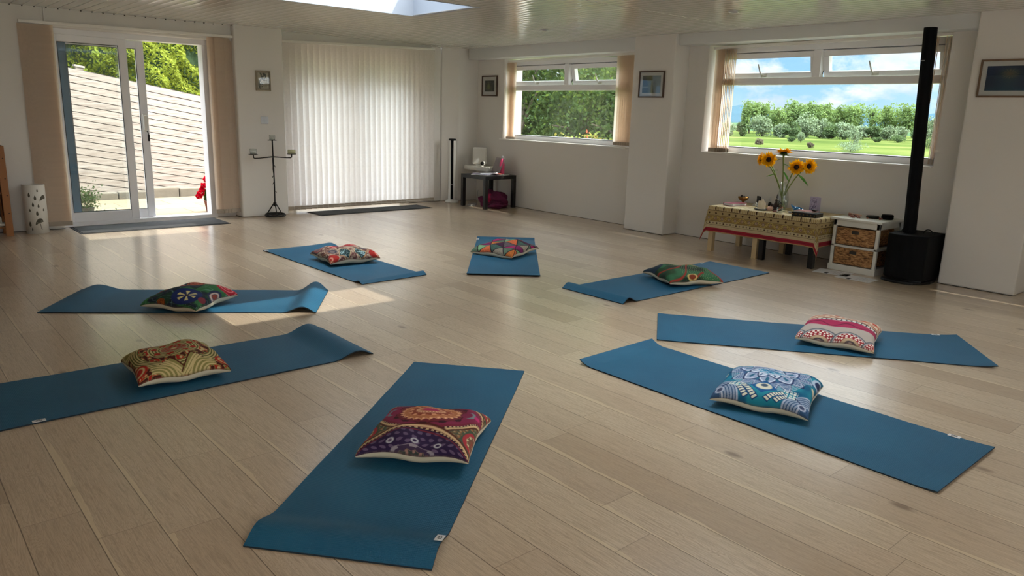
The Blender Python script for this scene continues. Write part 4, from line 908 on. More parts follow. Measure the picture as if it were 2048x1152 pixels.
# ------------------------------------------------------------------ pictures and switch
def picture(T, w, h, fw, mw, fm, art, label, mount='mount', glass=True):
    t = thing('framed_picture', label, 'picture'); t.matrix_world = T       # local x right, z up, front is -y
    f = MB(); f.box(-w/2, w/2, -.022, 0, -h/2, -h/2+fw).box(-w/2, w/2, -.022, 0, h/2-fw, h/2).box(-w/2, -w/2+fw, -.022, 0, -h/2+fw, h/2-fw).box(w/2-fw, w/2, -.022, 0, -h/2+fw, h/2-fw)
    f.build('frame', fm, t, bevel=.002); box(-w/2+fw, w/2-fw, -.010, -.001, -h/2+fw, h/2-fw).build('mount', mount, t)
    a, b = w/2-fw-mw, h/2-fw-mw; n = 80; X, Z = np.meshgrid(np.linspace(-1, 1, n), np.linspace(-1, 1, n), indexing='ij')
    grid_mesh('artwork', np.stack([X*a, -.0112+0*X, Z*b], -1), 'art', art(X, Z), t, smooth=False)
    if glass: box(-w/2+fw, w/2-fw, -.016, -.0145, -h/2+fw, h/2-fw).build('glass', 'picglass', t)
    return t
def art_green(u, v):
    c = base(u, rgb(30, 36, 34)); n = hashn(u+3, v+3, 5, 2); c = put(c, sm(.35, .8, n), rgb(60, 70, 56)); d = np.exp(-((u+.2)**2*6+(v+.1)**2*3)); c = put(c, d*.9, rgb(120, 124, 66)); return put(c, np.clip(hashn(u, v+4, 12, 3)-.7, 0, 1)*2, rgb(120, 130, 110))
def art_hills(u, v):
    c = base(u, rgb(118, 138, 148)); n = hashn(u+3, v+3, 6, 8); c = put(c, n*.4, rgb(140, 156, 160)); c = put(c, sm(.25, .0, u+.15*v)*.95, rgb(74, 84, 60)); c = put(c, sm(-.3, -.5, u+.3*v), rgb(56, 66, 62)); c = put(c, np.exp(-((u+.1)**2*30))*.8, rgb(96, 96, 56)); return put(c, (np.abs(v+.3) < .03)*(u < -.3), rgb(150, 150, 140))
def art_star(u, v):
    c = base(u, rgb(14, 34, 66)); n = hashn(u+3, v+3, 5, 5); c = put(c, n*.4, rgb(24, 52, 84)); r = np.hypot(u+.0, v-.35); c = put(c, np.exp(-r*r*7)*.8, rgb(110, 104, 74)); c = put(c, np.exp(-r*r*60)*.6, rgb(120, 88, 70)); th = np.arctan2(v-.35, u)
    c = put(c, (np.cos(th*16) > .6)*np.exp(-((r-.28)**2)*60)*.5, rgb(150, 130, 90)); c = put(c, sm(.5, 1, -v)*.5, rgb(30, 84, 104)); return put(c, np.exp(-(u*u*3+(v+.35)**2*2))*.45, rgb(60, 96, 96))
def art_botanic(u, v):
    c = base(u, rgb(186, 180, 160)); c = put(c, disc(u, v, .15, .55, .55, .9)*(hashn(u+2, v+2, 9, 3) > .3), rgb(50, 60, 48)); c = put(c, np.clip(1.4-np.abs(u+.55-.25*np.sin(v*3))/.12, 0, 1), rgb(66, 72, 54)); c = put(c, disc(u, v, -.35, -.55, .32)*(hashn(u+4, v+3, 11, 4) > .4), rgb(70, 80, 56))
    return put(c, (np.mod(v*5.5, 1) < .42)*(v < .15)*(v > -.9)*(np.abs(u-.42-.06*np.sin(np.floor(v*5.5)*2)) < .36)*(np.mod(u*11+np.floor(v*5.5)*.6, 1) > .22), rgb(120, 112, 92))
RB = Matrix.Rotation(-PI/2, 4, 'Z')     # faces -x (for the window wall)
picture(Matrix.Translation((-3.325, 0, 1.575)), .178, .225, .014, .012, 'cream_frame', art_botanic, 'small cream framed botanical print with lines of verse, on the pilaster', mount='cream_frame')
picture(Matrix.Translation((0, -.085, 1.66)) @ RB, .345, .285, .016, .05, 'brown_frame', art_green, 'small brown framed dark green painting nearest the room corner')
picture(Matrix.Translation((-.2425, -3.225, 1.645)) @ RB, .352, .285, .014, .035, 'brown_frame', art_hills, 'brown framed blue and olive painting on the pier between the two windows')
picture(Matrix.Translation((-.2425, -6.70, 1.66)) @ RB, .42, .285, .014, .036, 'oak_frame', art_star, 'framed deep blue painting with a glowing golden star, at the right edge')
t = thing('light_switch', 'grey metal light switch plate below the botanical print', 'switch', (-3.325, 0, 1.128))
box(-.045, .045, -.008, 0, -.043, .043).build('plate', 'silver', t, bevel=.003); box(-.008, .008, -.013, -.008, -.014, .014).build('rocker', 'silver', t, bevel=.002)

# ------------------------------------------------------------------ tablecloth over the two low tables
def tablecloth():
    TX0, TX1, TY0, TY1, ZT = -.625, -.065, -5.505, -4.375, .4535      # table edges
    ov = {'f': .262, 'b': .10, 'l': .27, 'r': .262}
    n, m = 330, 560
    s = np.linspace(TX0-ov['f'], TX1+ov['b']*.0+.02, n); q = np.linspace(TY0-ov['r'], TY1+ov['l'], m)
    S, Q = np.meshgrid(s, q, indexing='ij')
    dx = np.maximum(0, TX0-S); dyr = np.maximum(0, TY0-Q); dyl = np.maximum(0, Q-TY1); dy = dyr+dyl; sg = np.where(dyr > 0, -1, 1)
    d = np.hypot(dx, dy); rr = np.maximum(d, 1e-6); ux, uy = dx/rr, dy/rr
    R = .012; arc = np.clip(d/R, 0, PI/2)
    corner = 4*ux*uy                                            # 0 on the sides, ~2 at the corner fold
    flare = .04+.14*np.clip(corner, 0, 2)/2
    out = R*np.sin(arc)+np.maximum(0, d-R*PI/2)*flare
    wav = (.007*np.sin(Q*17+1)+.004*np.sin(Q*41))*np.clip(d/.2, 0, 1)*(dx > 0)
    drop = R*(1-np.cos(arc))+np.maximum(0, d-R*PI/2)*np.sqrt(1-flare**2)
    X = np.where(dx > 0, TX0, S)-ux*out-wav; Y = np.where(dy > 0, np.where(sg < 0, TY0, TY1), Q)+sg*uy*out
    Z = ZT-drop*(1-.0*corner)+.0012*np.sin(S*23)*np.cos(Q*19)*(d == 0)
    Z = np.maximum(Z, .012)
    # colours
    e = np.minimum.reduce([S-s[0], (Q-q[0]), (q[-1]-Q)]); al = np.where((S-s[0]) <= np.minimum(Q-q[0], q[-1]-Q), Q, S)
    c = base(S, rgb(206, 192, 158)); cream = rgb(196, 180, 140); yel = rgb(158, 130, 78); brn = rgb(62, 40, 30); tan = rgb(170, 148, 104); gry = rgb(130, 108, 98)
    c = put(c, (e < .275), tan); n1 = hashn(S+2, Q+9, 26, 2); c = put(c, (e < .275)*n1*.35, yel)
    k = al/.075; fk = np.mod(k, 1)
    band = (e > .215)*(e < .262); c = put(c, band, cream); c = put(c, band*(np.mod(al/.018, 1) > .5)*.7, yel); c = put(c, band*(np.abs(np.mod(al/.09, 1)-.5) < .07)*(e > .225), brn)
    c = put(c, np.abs(e-.213-.004*np.abs(np.sin(al*PI/.018))) < .0022, brn)
    c = put(c, (e > .170)*(e < .211), tan); c = put(c, (np.abs(np.mod(al/.075, 1)-.5)*.075+np.abs(e-.190)) < .012, brn)
    b2_ = (e > .112)*(e < .166); c = put(c, b2_, yel*.92); w = .020*np.sin(al*2*PI/.15); c = put(c, b2_*(np.abs(e-.139-w) < .010), rgb(190, 166, 96)); c = put(c, b2_*(np.abs(e-.139-w) < .0022), brn)
    c = put(c, b2_*(np.hypot(np.mod(al/.075, 1)*.075-.0375, e-.139) < .016), gry); c = put(c, b2_*(np.hypot(np.mod(al/.075, 1)*.075-.0375, e-.139) < .009), cream); c = put(c, b2_*(np.hypot(np.mod(al/.075, 1)*.075-.0375, e-.139) < .005), rgb(110, 40, 44))
    for e0 in (.168, .110, .074): c = put(c, np.abs(e-e0) < .0016, brn)
    c = put(c, (e > .075)*(e < .108), cream*.95); c = put(c, (np.abs(np.mod(al/.0375, 1)-.5)*.0375+np.abs(e-.092)) < .009, gry); c = put(c, (np.abs(np.mod(al/.075+.25, 1)-.5)*.075+np.abs(e-.092)) < .010, brn)
    c = put(c, (e > .046)*(e < .073), rgb(190, 170, 136)); c = put(c, (e > .008)*(e < .046), rgb(150, 36, 52)); c = put(c, (np.abs(e-.027) < .002), rgb(120, 24, 40))
    top = (e >= .275); n2_ = hashn(S+5, Q+8, 30, 6); c = put(c, top*(n2_ > .66)*.5, rgb(176, 150, 104)); c = put(c, top*(n2_ < .22)*.4, rgb(176, 140, 120))
    o = grid_mesh('tablecloth', np.stack([X, Y, Z], -1), 'print', c, None, flip=False)
    md = o.modifiers.new('thick', 'SOLIDIFY'); md.thickness = .0012; md.offset = -1
    tag(o, 'cream and ochre block-printed tablecloth with a red border, draped over the low tables', 'tablecloth')
tablecloth()
ZC = .4555
def lying(name, label, cat, x, y, rz, parts, z=ZC):
    t = thing(name, label, cat, (x, y, z), rz)
    for nm, mb, m, kw in parts: mb.build(nm, m, t, **kw)
    return t
lying('book', 'dusky pink book lying at the left end of the patterned table', 'book', -.38, -4.50, math.radians(-10), [('pages', box(-.095, .095, -.06, .062, .003, .021), 'paper', {}), ('cover', MB().box(-.1, .1, -.065, .065, .021, .0245).box(-.1, .1, -.065, .065, 0, .003).box(-.1, .1, .062, .065, .003, .021), 'pink_book', dict(bevel=.001))])
lying('incense_bowl', 'brass footed bowl behind the pink book', 'bowl', -.24, -4.50, 0, [('bowl', MB().lathe([(.001, .0), (.03, .0), (.026, .006), (.012, .02), (.014, .034), (.038, .045), (.052, .066), (.055, .078), (.050, .078), (.036, .055), (.001, .05)], n=28, cap=False), 'brass', dict(smooth=True)), ('figure', MB().ball((-.03, 0, .085), .014, jit=.2).tube([(-.03, 0, .07), (-.005, 0, .07), (.03, .01, .076)], .010, 8), 'dark_wood', dict(smooth=True))])
lying('card_case', 'small dark upright picture frame behind the brass bowl', 'frame', -.115, -4.60, math.radians(60), [('frame', MB().box(-.032, .032, -.006, .006, 0, .088), 'black_table', {}), ('print', box(-.024, .024, -.008, -.006, .01, .078), 'brass', {})])
lying('folded_cloth', 'blue and white folded leaflet behind the pink book', 'leaflet', -.20, -4.625, math.radians(30), [('sheet', MB().add([(-.05, -.03, 0), (.05, -.03, 0), (.05, .0, .035), (-.05, .0, .035), (.05, .035, 0), (-.05, .035, 0)], [(0, 1, 2, 3), (3, 2, 4, 5), (3, 5, 0), (2, 1, 4)]), 'paper', {}), ('blue_band', MB().add([(-.01, -.031, .001), (.045, -.031, .001), (.045, -.001, .036), (.02, -.001, .036)], [(0, 1, 2, 3)]), 'blue_glass', {})])
def tumbler(x, y, r, h, label, wax=None):
    c = thing('glass_tumbler', label, 'glass', (x, y, ZC))
    MB().lathe([(.001, .0), (r*.8, .0), (r, h), (r*.92, h), (r*.74, .008), (.001, .008)], n=28, cap=False).build('cup', 'clear', c, smooth=True)
    if wax: MB().lathe([(.001, .009), (r*.7, .009), (r*.78, h*.5), (.001, h*.5)], n=20, cap=False).build('contents', wax, c, smooth=True)
tumbler(-.36, -4.745, .030, .048, 'clear tealight glass left of the cream pillar candle', 'paper')
tumbler(-.53, -5.075, .030, .045, 'small empty clear glass in front of the flower vase')
lying('dropper_bottle', 'small dark dropper bottle with a clear cap behind the candle', 'bottle', -.17, -4.76, 0, [('body', MB().lathe([(.001, 0), (.017, 0), (.017, .035), (.009, .048), (.001, .048)], n=20, cap=False), 'black_plastic', dict(smooth=True)), ('cap', MB().lathe([(.009, .048), (.010, .075), (.005, .095), (.001, .097)], n=16, cap=False), 'silver', dict(smooth=True))])
t = lying('pillar_candle', 'cream pillar candle with a ragged melted rim on a black saucer', 'candle', -.47, -4.85, 0, [('saucer', MB().lathe([(.001, 0), (.055, 0), (.068, .006), (.066, .009), (.001, .005)], n=32, cap=False), 'black_plastic', dict(smooth=True))])
n_, m_ = 40, 12; P = np.zeros((m_, n_, 3))
for j in range(m_):
    for i in range(n_):
        a = 2*PI*i/(n_-1); hgt = .074+.014*math.sin(a*2+.5)+.008*math.sin(a*5)
        if j < 7: rr_, zz = .037+.001*math.sin(a*3+j), .006+hgt*j/6
        else: rr_, zz = .036-.0065*(j-7), .006+hgt-.004-.008*(j-7)
        P[j, i] = (rr_*math.cos(a), rr_*math.sin(a), zz)
grid_mesh('wax', P, 'candle', None, t, flip=True)
lying('crystal_rock', 'lump of rose quartz right of the pillar candle', 'rock', -.445, -4.925, 0, [('stone', MB().ball((0, 0, .017), .03, 9, 6, .35, (1, 1.1, .75), 3), 'rock', {})])
# carved dark figure group
k = MB(); k.lathe([(.001, 0), (.05, 0), (.052, .012), (.04, .02), (.001, .02)], (0, 0, 0), 20, cap=False); k.ball((0, 0, .035), .036, 10, 6, .3, (1.1, 1, .6), 1); k.ball((0, -.03, .04), .018, jit=.2).ball((0, -.035, .065), .010)
k2 = MB().ball((0, 0, .06), .03, 10, 7, .25, (.9, .9, 1), 2).ball((.0, .004, .092), .022, 10, 7, .2, (.8, .9, 1.1), 5).tube([(0, .03, .04), (.0, .055, .055), (0, .06, .03)], .012, 8).tube([(0, -.02, .09), (0, -.04, .075), (0, -.03, .055)], .007, 8)
k3 = MB().ball((0, .002, .125), .013, jit=.1, seed=4).lathe([(.012, .132), (.009, .145), (.004, .158), (.001, .163)], (0, .002, 0), 12, cap=False)
lying('statue', 'dark carved seated figure group left of the flower vase', 'statue', -.39, -4.965, 0, [('pedestal', k, 'dark_wood', dict(smooth=True)), ('body', k2, 'dark_wood', dict(smooth=True)), ('head', k3, 'dark_wood', dict(smooth=True))])
lying('wooden_bowl', 'small dark lidded pot at the left foot of the statue', 'pot', -.34, -4.885, 0, [('pot', MB().lathe([(.001, 0), (.02, 0), (.028, .02), (.02, .038), (.006, .044), (.001, .046)], n=20, cap=False), 'dark_wood', dict(smooth=True))])
MBk = MB().tube([(0, -.03, .045), (.0, .035, .005)], .003, 6)
lying('incense_stick', 'pink incense stick propped beside the statue', 'incense stick', -.45, -5.03, 0, [('stick', MBk, 'coral', {})])
lying('tin', 'round rust coloured tin lid in front of the statue', 'tin', -.50, -5.02, 0, [('lid', MB().lathe([(.001, 0), (.026, 0), (.026, .009), (.001, .010)], n=24, cap=False), 'rust', dict(smooth=True))])
lying('pebble', 'flat grey pebble between the small glass and the blue bird', 'pebble', -.45, -5.135, 0, [('stone', MB().ball((0, 0, .008), .018, 10, 6, .1, (1, 1.3, .4), 3), 'silver', dict(smooth=True))])
k = MB().ball((0, 0, .035), .035, 14, 9, .25, (.8, 1.4, .75), 6); k.tube([(0, .03, .04), (0, .055, .058), (0, .075, .075)], [.018, .012, .003], 8); k.tube([(0, -.04, .035), (0, -.07, .03)], [.014, .003], 8)
lying('glass_bird', 'translucent blue glass bird ornament', 'ornament', -.42, -5.20, 0, [('bird', k, 'blue_glass', {})])
t = lying('decorated_box', 'black patterned flat box near the right front corner of the table', 'box', -.515, -5.345, math.radians(4), [('box', box(-.075, .075, -.115, .115, 0, .036), 'black_table', dict(bevel=.003))])
k = MB()
for i in range(7): k.lathe([(.006, 0), (.006, .0008)], n=6, T=Matrix.Translation((-.0758, -.1+i*.034, .018)) @ Matrix.Rotation(-PI/2, 4, 'Y') @ Matrix.Rotation(i, 4, 'Z'))
k.build('motif', 'brass', t)
lying('book', 'small red-brown book on the black patterned box', 'book', -.515, -5.335, math.radians(4), [('pages', box(-.06, .058, -.088, .09, .001, .009), 'paper', {}), ('cover', MB().box(-.062, .062, -.092, .092, .009, .011), 'rust', {})], ZC+.037)
lying('pebble', 'brown polished pebble on the red-brown book', 'pebble', -.50, -5.40, 0, [('stone', MB().ball((0, 0, .009), .018, 10, 6, .1, (1, 1.6, .5), 5), 'dark_wood', dict(smooth=True))], ZC+.048)
t = thing('greeting_card', 'lavender greeting card with grey drawn figures, standing open', 'card', (-.35, -5.345, ZC), math.radians(0))
T1 = Matrix.Rotation(math.radians(-35), 4, 'Z'); T2 = Matrix.Rotation(math.radians(40), 4, 'Z')
def art_card(u, v):
    c = base(u, rgb(176, 168, 196)); n = hashn(u+3, v+3, 9, 8); c = put(c, (n > .56)*(np.abs(v) < .9)*(u < .8), rgb(104, 94, 124)); return put(c, (hashn(u+1, v+5, 18, 3) > .7)*.7, rgb(214, 206, 220))
MB().box(-.001, .001, .0, .075, 0, .165, Matrix.Rotation(math.radians(0), 4, 'Z')).build('front_leaf', 'lavender', t)
X, Z = np.meshgrid(np.linspace(-1, 1, 50), np.linspace(-1, 1, 80), indexing='ij'); grid_mesh('drawing', np.stack([-.0018+0*X, .0375-X*.035, .0825+Z*.078], -1), 'art', art_card(X, Z), t, smooth=False, flip=True)
MB().box(-.001, .001, -.06, .0, 0, .165, Matrix.Rotation(math.radians(-38), 4, 'Z')).build('back_leaf', 'lavender', t)

# vase of sunflowers
VX, VY = -.37, -5.005
t = thing('vase', 'clear glass vase holding the sunflowers', 'vase', (VX, VY, ZC))
MB().lathe([(.001, 0), (.034, 0), (.040, .01), (.052, .06), (.055, .11), (.046, .17), (.034, .22), (.036, .262), (.040, .272), (.037, .272), (.031, .22), (.042, .17), (.051, .11), (.048, .06), (.036, .014), (.001, .012)], n=40, cap=False).build('body', 'clear', t, smooth=True)
MB().lathe([(.001, .013), (.035, .015), (.0465, .06), (.0495, .105), (.001, .105)], n=32, cap=False).build('water', 'clear', t, smooth=True)
def sunflower(base_, head, nrm, R, label, seed, leaves=()):
    t = thing('sunflower', label, 'sunflower', tuple(base_), 0, 'sunflowers in the glass vase'); B0 = Vector(base_); Hd = Vector(head)-B0; nrm = Vector(nrm).normalized(); rgn = random.Random(seed)
    e = Hd-nrm*.022; c1 = Vector((VX, VY, ZC+.24))-B0
    pts = []
    for i in range(13):
        s = i/12; p = (1-s)**3*Vector((0, 0, 0))+3*(1-s)**2*s*(c1*.55)+3*(1-s)*s*s*(c1*.35+e*.65-nrm*.05)+s**3*e; pts.append(p)
    MB().tube(pts, [.0055]*9+[.006, .007, .008, .010], 8).build('stem', 'stem', t, smooth=True)
    Q = nrm.to_track_quat('Z', 'Y').to_matrix().to_4x4(); T = Matrix.Translation(Hd) @ Q
    dk = MB(); dk.lathe([(.001, .006), (R*.22, .010), (R*.33, .004), (R*.37, -.006), (R*.3, -.014), (.001, -.016)], n=24, T=T, cap=False)
    hd = dk.build('flower_head', 'disc', t, smooth=True)
    pe = MB()
    for lay, (nn, ln, el) in enumerate(((22, 1.12, .08), (22, 1.02, .30), (16, .86, .60))):
        for i in range(nn):
            a = 2*PI*(i+.5*lay)/nn+rgn.uniform(-.08, .08); L = R*ln*rgn.uniform(.85, 1.1); ee = el+rgn.uniform(-.2, .2); w = R*.13; r0 = R*.30
            vs = []
            for s, ww in ((0, .5), (.35, 1), (.7, .8), (1, .05)):
                rr_ = r0+(L-r0)*s*math.cos(ee); zz = (L-r0)*s*math.sin(ee)+.012*math.sin(s*3)*rgn.uniform(-.5, 1)
                for sd in (-1, 1): vs.append((rr_*math.cos(a)-sd*w*ww*math.sin(a), rr_*math.sin(a)+sd*w*ww*math.cos(a), zz))
            pe.add(vs, [(0, 1, 3, 2), (2, 3, 5, 4), (4, 5, 7, 6)], T)
    pe.build('petals', 'petal', t)
    sp_ = MB()
    for i in range(14):
        a = 2*PI*i/14+rgn.uniform(-.1, .1); L = R*rgn.uniform(.6, .85); ee = rgn.uniform(-.55, -.1)
        vs = []
        for s, ww in ((0, .8), (.4, 1), (1, .05)):
            rr_ = R*.2+(L-R*.2)*s*math.cos(ee); zz = -.010+(L-R*.2)*s*math.sin(ee)
            for sd in (-1, 1): vs.append((rr_*math.cos(a)-sd*R*.12*ww*math.sin(a), rr_*math.sin(a)+sd*R*.12*ww*math.cos(a), zz))
        sp_.add(vs, [(0, 1, 3, 2), (2, 3, 5, 4)], T)
    sp_.build('sepals', 'leafg', t)
    for (f, dirv, L, w) in leaves:
        p = pts[int(f*12)]; d = Vector(dirv).normalized(); side = d.cross(Vector((0, 0, 1))).normalized() if abs(d.z) < .95 else Vector((0, 1, 0)); vs = []
        for s, ww in ((0, .08), (.2, .8), (.45, 1), (.75, .6), (1, .02)):
            c = p+d*L*s+Vector((0, 0, -.25*L*s*s)); 
            for sd in (-1, 0, 1): vs.append(c+side*sd*w*ww+Vector((0, 0, -.1*w*ww*abs(sd))))
        fs = []
        for r_ in range(4):
            for q in range(2): fs.append((r_*3+q, r_*3+q+1, r_*3+q+4, r_*3+q+3))
        MB().add(vs, fs).build('leaf', 'leafg', t, smooth=True)
    return t
def bb(dx, dy): return (VX+dx, VY+dy, ZC+.02)
tc_ = Vector((-7.02+.37, -8.77+5.0, .3)).normalized()
sunflower(bb(-.01, -.012), (-.38, -4.745, .925), (-.6, .55, .12), .068, 'sunflower at far left of the vase, seen partly from the side', 1, ())
sunflower(bb(.008, -.02), (-.42, -4.845, .930), (-.85, -.45, .15), .070, 'sunflower facing the room, left of the tall central one', 2, ((.72, (.1, .9, -.1), .10, .03), (.8, (-.3, -.9, .2), .07, .025)))
sunflower(bb(0, .006), (-.37, -4.965, 1.005), (.25, .12, 1), .078, 'tallest sunflower, in the middle, facing upward', 3, ((.92, (0, 1, -.05), .07, .02), (.9, (0, -1, -.2), .06, .015)))
sunflower(bb(.004, .02), (-.42, -5.135, .880), (-.75, -.50, -.05), .070, 'sunflower right of the vase with a broad leaf below it', 4, ((.66, (-.1, .35, .75), .15, .04), (.84, (0, .8, .8), .07, .03)))
sunflower(bb(-.012, .016), (-.38, -5.235, .893), (-.45, -.85, .10), .072, 'rightmost sunflower, turned away to the right', 5, ((.80, (0, -.7, -.45), .13, .03), (.9, (0, .3, 1), .07, .02)))

# ------------------------------------------------------------------ white stand with two woven drawers
t = thing('storage_stand', 'white wooden stand with two woven hyacinth drawers beside the low table', 'drawer unit', (-.235, -5.77, 0))
X0, X1, Y0, Y1 = -.205, .205, -.205, .205
box(X0-.022, X1+.015, Y0-.022, Y1+.022, .452, .472).build('top', 'white_wood', t, bevel=.004)
k = MB()
k.box(X0, X1, Y0, Y1, .40, .452); k.box(X0, X1, Y0, Y1, 0, .012)
k.box(X0-.008, X0+.012, Y0-.008, Y1+.008, 0, .055).box(X0, X1, Y0-.008, Y0+.012, 0, .055).box(X0, X1, Y1-.012, Y1+.008, 0, .055).box(X0, X1, Y0, Y1, .212, .232)
for sx in (X0, X1-.028):
    for sy in (Y0, Y1-.028): k.box(sx, sx+.028, sy, sy+.028, .012, .452)
k.build('carcass', 'white_wood', t, bevel=.002)
for zz in (.060, .238):
    d = box(X0-.002, X1-.03, Y0+.034, Y1-.034, zz, zz+.150).build('drawer', 'wicker', t, bevel=.010, seg=2)
    box(X0-.0035, X0+.006, -.032, .032, zz+.100, zz+.130).build('handle_slot', 'dark_gap', d, bevel=.003)
ZS = .4725
lying('wooden_flute', 'pair of brown wooden singing bars on the white stand', 'chime', -.27, -5.66, math.radians(35), [('bar', MB().box(-.10, .10, -.036, -.010, 0, .013), 'rust', dict(bevel=.003)), ('bar', MB().box(-.09, .10, .006, .034, 0, .013), 'rust', dict(bevel=.003)), ('beater', MB().tube([(-.06, -.05, .019), (.09, .03, .02)], .006, 8), 'rock', dict(smooth=True))], ZS)
t = thing('pouch', 'flat black pouch with a dark red bead cord on the white stand', 'pouch', (-.21, -5.80, ZS), math.radians(20))
MB().lathe([(.001, 0), (.05, 0), (.056, .012), (.05, .022), (.001, .024)], n=28, cap=False).build('body', 'black_plastic', t, smooth=True)
k = MB()
for i in range(34):
    a = i/33*4.2-2.4; k.ball((-.06+.05*math.cos(a)*1.1, -.02+.06*math.sin(a), .006), .0058, 6, 5)
k.build('bead_cord', 'rust', t, smooth=True)
lying('smart_speaker', 'round charcoal fabric puck speaker on the right of the white stand', 'speaker', -.18, -5.915, 0, [('fabric_shell', MB().lathe([(.001, 0), (.044, 0), (.050, .008), (.050, .032), (.045, .042), (.001, .043)], n=36, cap=False), 'black_grille', dict(smooth=True)), ('top_disc', MB().lathe([(.040, .043), (.038, .0445), (.001, .0445)], n=30, cap=False), 'black_plastic', dict(smooth=True))], ZS)
def sheet(x, y, rz, label):
    t = thing('laminated_sheet', label, 'sheet', (x, y, 0), rz, 'laminated sheets in front of the white stand')
    box(-.105, .105, -.148, .148, .0008, .0018).build('page', 'paper', t); box(-.1, -.085+.04, .02, .05, .0019, .0023).build('printed_mark', 'gasket', t)
    k = MB()
    for i in range(6): k.box(-.07+.0*i, .06-.01*(i % 3), -.12+.02*i, -.115+.02*i, .0019, .0022)
    k.build('printed_lines', 'silver', t)
sheet(-.585, -5.685, math.radians(8), 'laminated white sheet on the floor, the one nearer the low table')
sheet(-.66, -5.93, math.radians(1), 'laminated white sheet on the floor, the one nearer the speaker column')

# ------------------------------------------------------------------ tall column loudspeaker
t = thing('column_speaker', 'tall black column loudspeaker rising from a bulky black bass unit', 'speaker', (-.30, -6.235, 0))
def arc_poly(x0, x1, y0, y1, bulge, n=10): return [(x1, y1), (x1, y0)]+[(x0-bulge*math.sin(PI*i/(n)), y0+(y1-y0)*i/n) for i in range(n+1)]
MB().prism(arc_poly(-.19, .20, -.155, .165, .05), .035, .405).build('bass_unit', 'black_grille', t, bevel=.01)
MB().prism([(.16, -.14), (.16, .15), (-.14, .185), (-.20, .175), (-.245, .13), (-.265, .05), (-.26, -.03), (-.225, -.10), (-.16, -.15), (-.06, -.175), (.06, -.165)], 0, .022).build('foot_plate', 'black_plastic', t, bevel=.006)
MB().prism(arc_poly(-.17, .15, -.14, .14, .05), .02, .04).build('plinth', 'black_plastic', t)
sh = MB(); top = 2.055
def colsec(zz): s = (zz-.40)/1.65; return (-.045, .055+.068*s)
secs = [(.385, 0), (1.15, 0), (1.155, 0), (1.60, 0), (1.605, 0), (top, 0)]
vs = []; fs = []; nn = 12
for zz, _ in secs:
    cx, cy = colsec(zz)
    for i in range(nn): a = 2*PI*i/nn+PI/nn; vs.append((cx+.052*math.cos(a)*(1.05), cy+.050*math.sin(a), zz))
for j in range(len(secs)-1):
    for i in range(nn): fs.append((j*nn+i, j*nn+(i+1) % nn, (j+1)*nn+(i+1) % nn, (j+1)*nn+i))
fs += [tuple(reversed(range(nn))), tuple(range(5*nn, 6*nn))]
MB().add(vs, fs).build('column', 'black_grille', t)
cx, cy = colsec(1.78); box(cx-.057, cx-.053, cy+.0, cy+.034, 1.795, 1.802).build('badge', 'silver', t)
hp = [(.02, -.07+.035*math.cos(a), .405+.035*math.sin(a)) for a in np.linspace(0, PI, 12)]; MB().tube(hp, .005, 6).build('carry_handle', 'black_plastic', t, smooth=True)
t = thing('cable', 'black cable hanging and trailing behind the column loudspeaker', 'cable', (-.13, -6.03, 0))
k = MB(); k.tube([(.06, .0, .42), (.03, .01, .38), (.05, 0, .30), (.02, .02, .24), (.04, -.01, .14), (.03, 0, .02), (-.03, -.02, .008)], .006, 6)
for i in range(7): k.tube([(.04+.01*(i % 2), .0, .40-.022*i), (.025-.02*(i % 3), .02*((i % 2)*2-1), .385-.022*i), (.04, 0, .37-.022*i)], .006, 5)
k.build('flex', 'rubber', t, smooth=True)
t = thing('power_socket', 'white double wall socket low on the wall between the stand and the loudspeaker', 'socket', (-.0, -6.035, .11))
box(-.012, 0, -.07, .07, -.043, .043).build('plate', 'white_plastic', t, bevel=.003)
k = MB()
for yy in (-.035, .035): k.box(-.0135, -.012, yy-.004, yy+.004, .005, .02).box(-.0135, -.012, yy-.015, yy-.009, -.02, -.014).box(-.0135, -.012, yy+.009, yy+.015, -.02, -.014)
k.build('holes', 'gasket', t)

# ================================================================== OUTSIDE
struct(box(-9, .3, .5, 2.78, -.14, -.02), 'terrace', 'paving')
struct(box(-12, 3.0, 2.78, 9, -1.5, -.05), 'garden_ground', 'grass')
# stone kerb below the fence
k = MB(); rg = random.Random(5); x = -7
while x < -.5:
    w = rg.uniform(.18, .42); h = rg.uniform(.07, .13); k.box(x, x+w-.012, 2.60, 2.80+rg.uniform(-.02, .02), -.05, h, None); x += w
struct(k, 'stone_kerb', 'stone', bevel=.015)
# weathered board fence falling to the right
t = thing('garden_fence', 'weathered pale board fence sloping down to the right beyond the terrace', 'fence', (-4.0, 2.72, 0)); slope = -.1805
T = Matrix(((1, 0, 0, 0), (0, 1, 0, 0), (slope, 0, 1, 0), (0, 0, 0, 1)))
k = MB(); z0 = -.28
for i in range(20):
    zz = z0+i*.0925; k.box(-3.0, 1.4, 0, .02, zz, zz+.0835, T)
k.build('board_panel', 'fence', t)
MB().box(-3.0, 1.4, .024, .03, z0, z0+20*.0925, T).build('gap_shade_sheet', 'rubber', t)  # dark sheet added so the gaps between boards read as shade
for xx in (-2.4, -.69, 1.15):
    MB().box(xx, xx+.09, .02, .11, z0-.1, z0+20*.0925+.03, T).build('post', 'fence', t)
    MB().box(xx-.015, xx+.105, .0, .13, z0+20*.0925+.03, z0+20*.0925+.055, T).build('post_cap', 'fence', t)
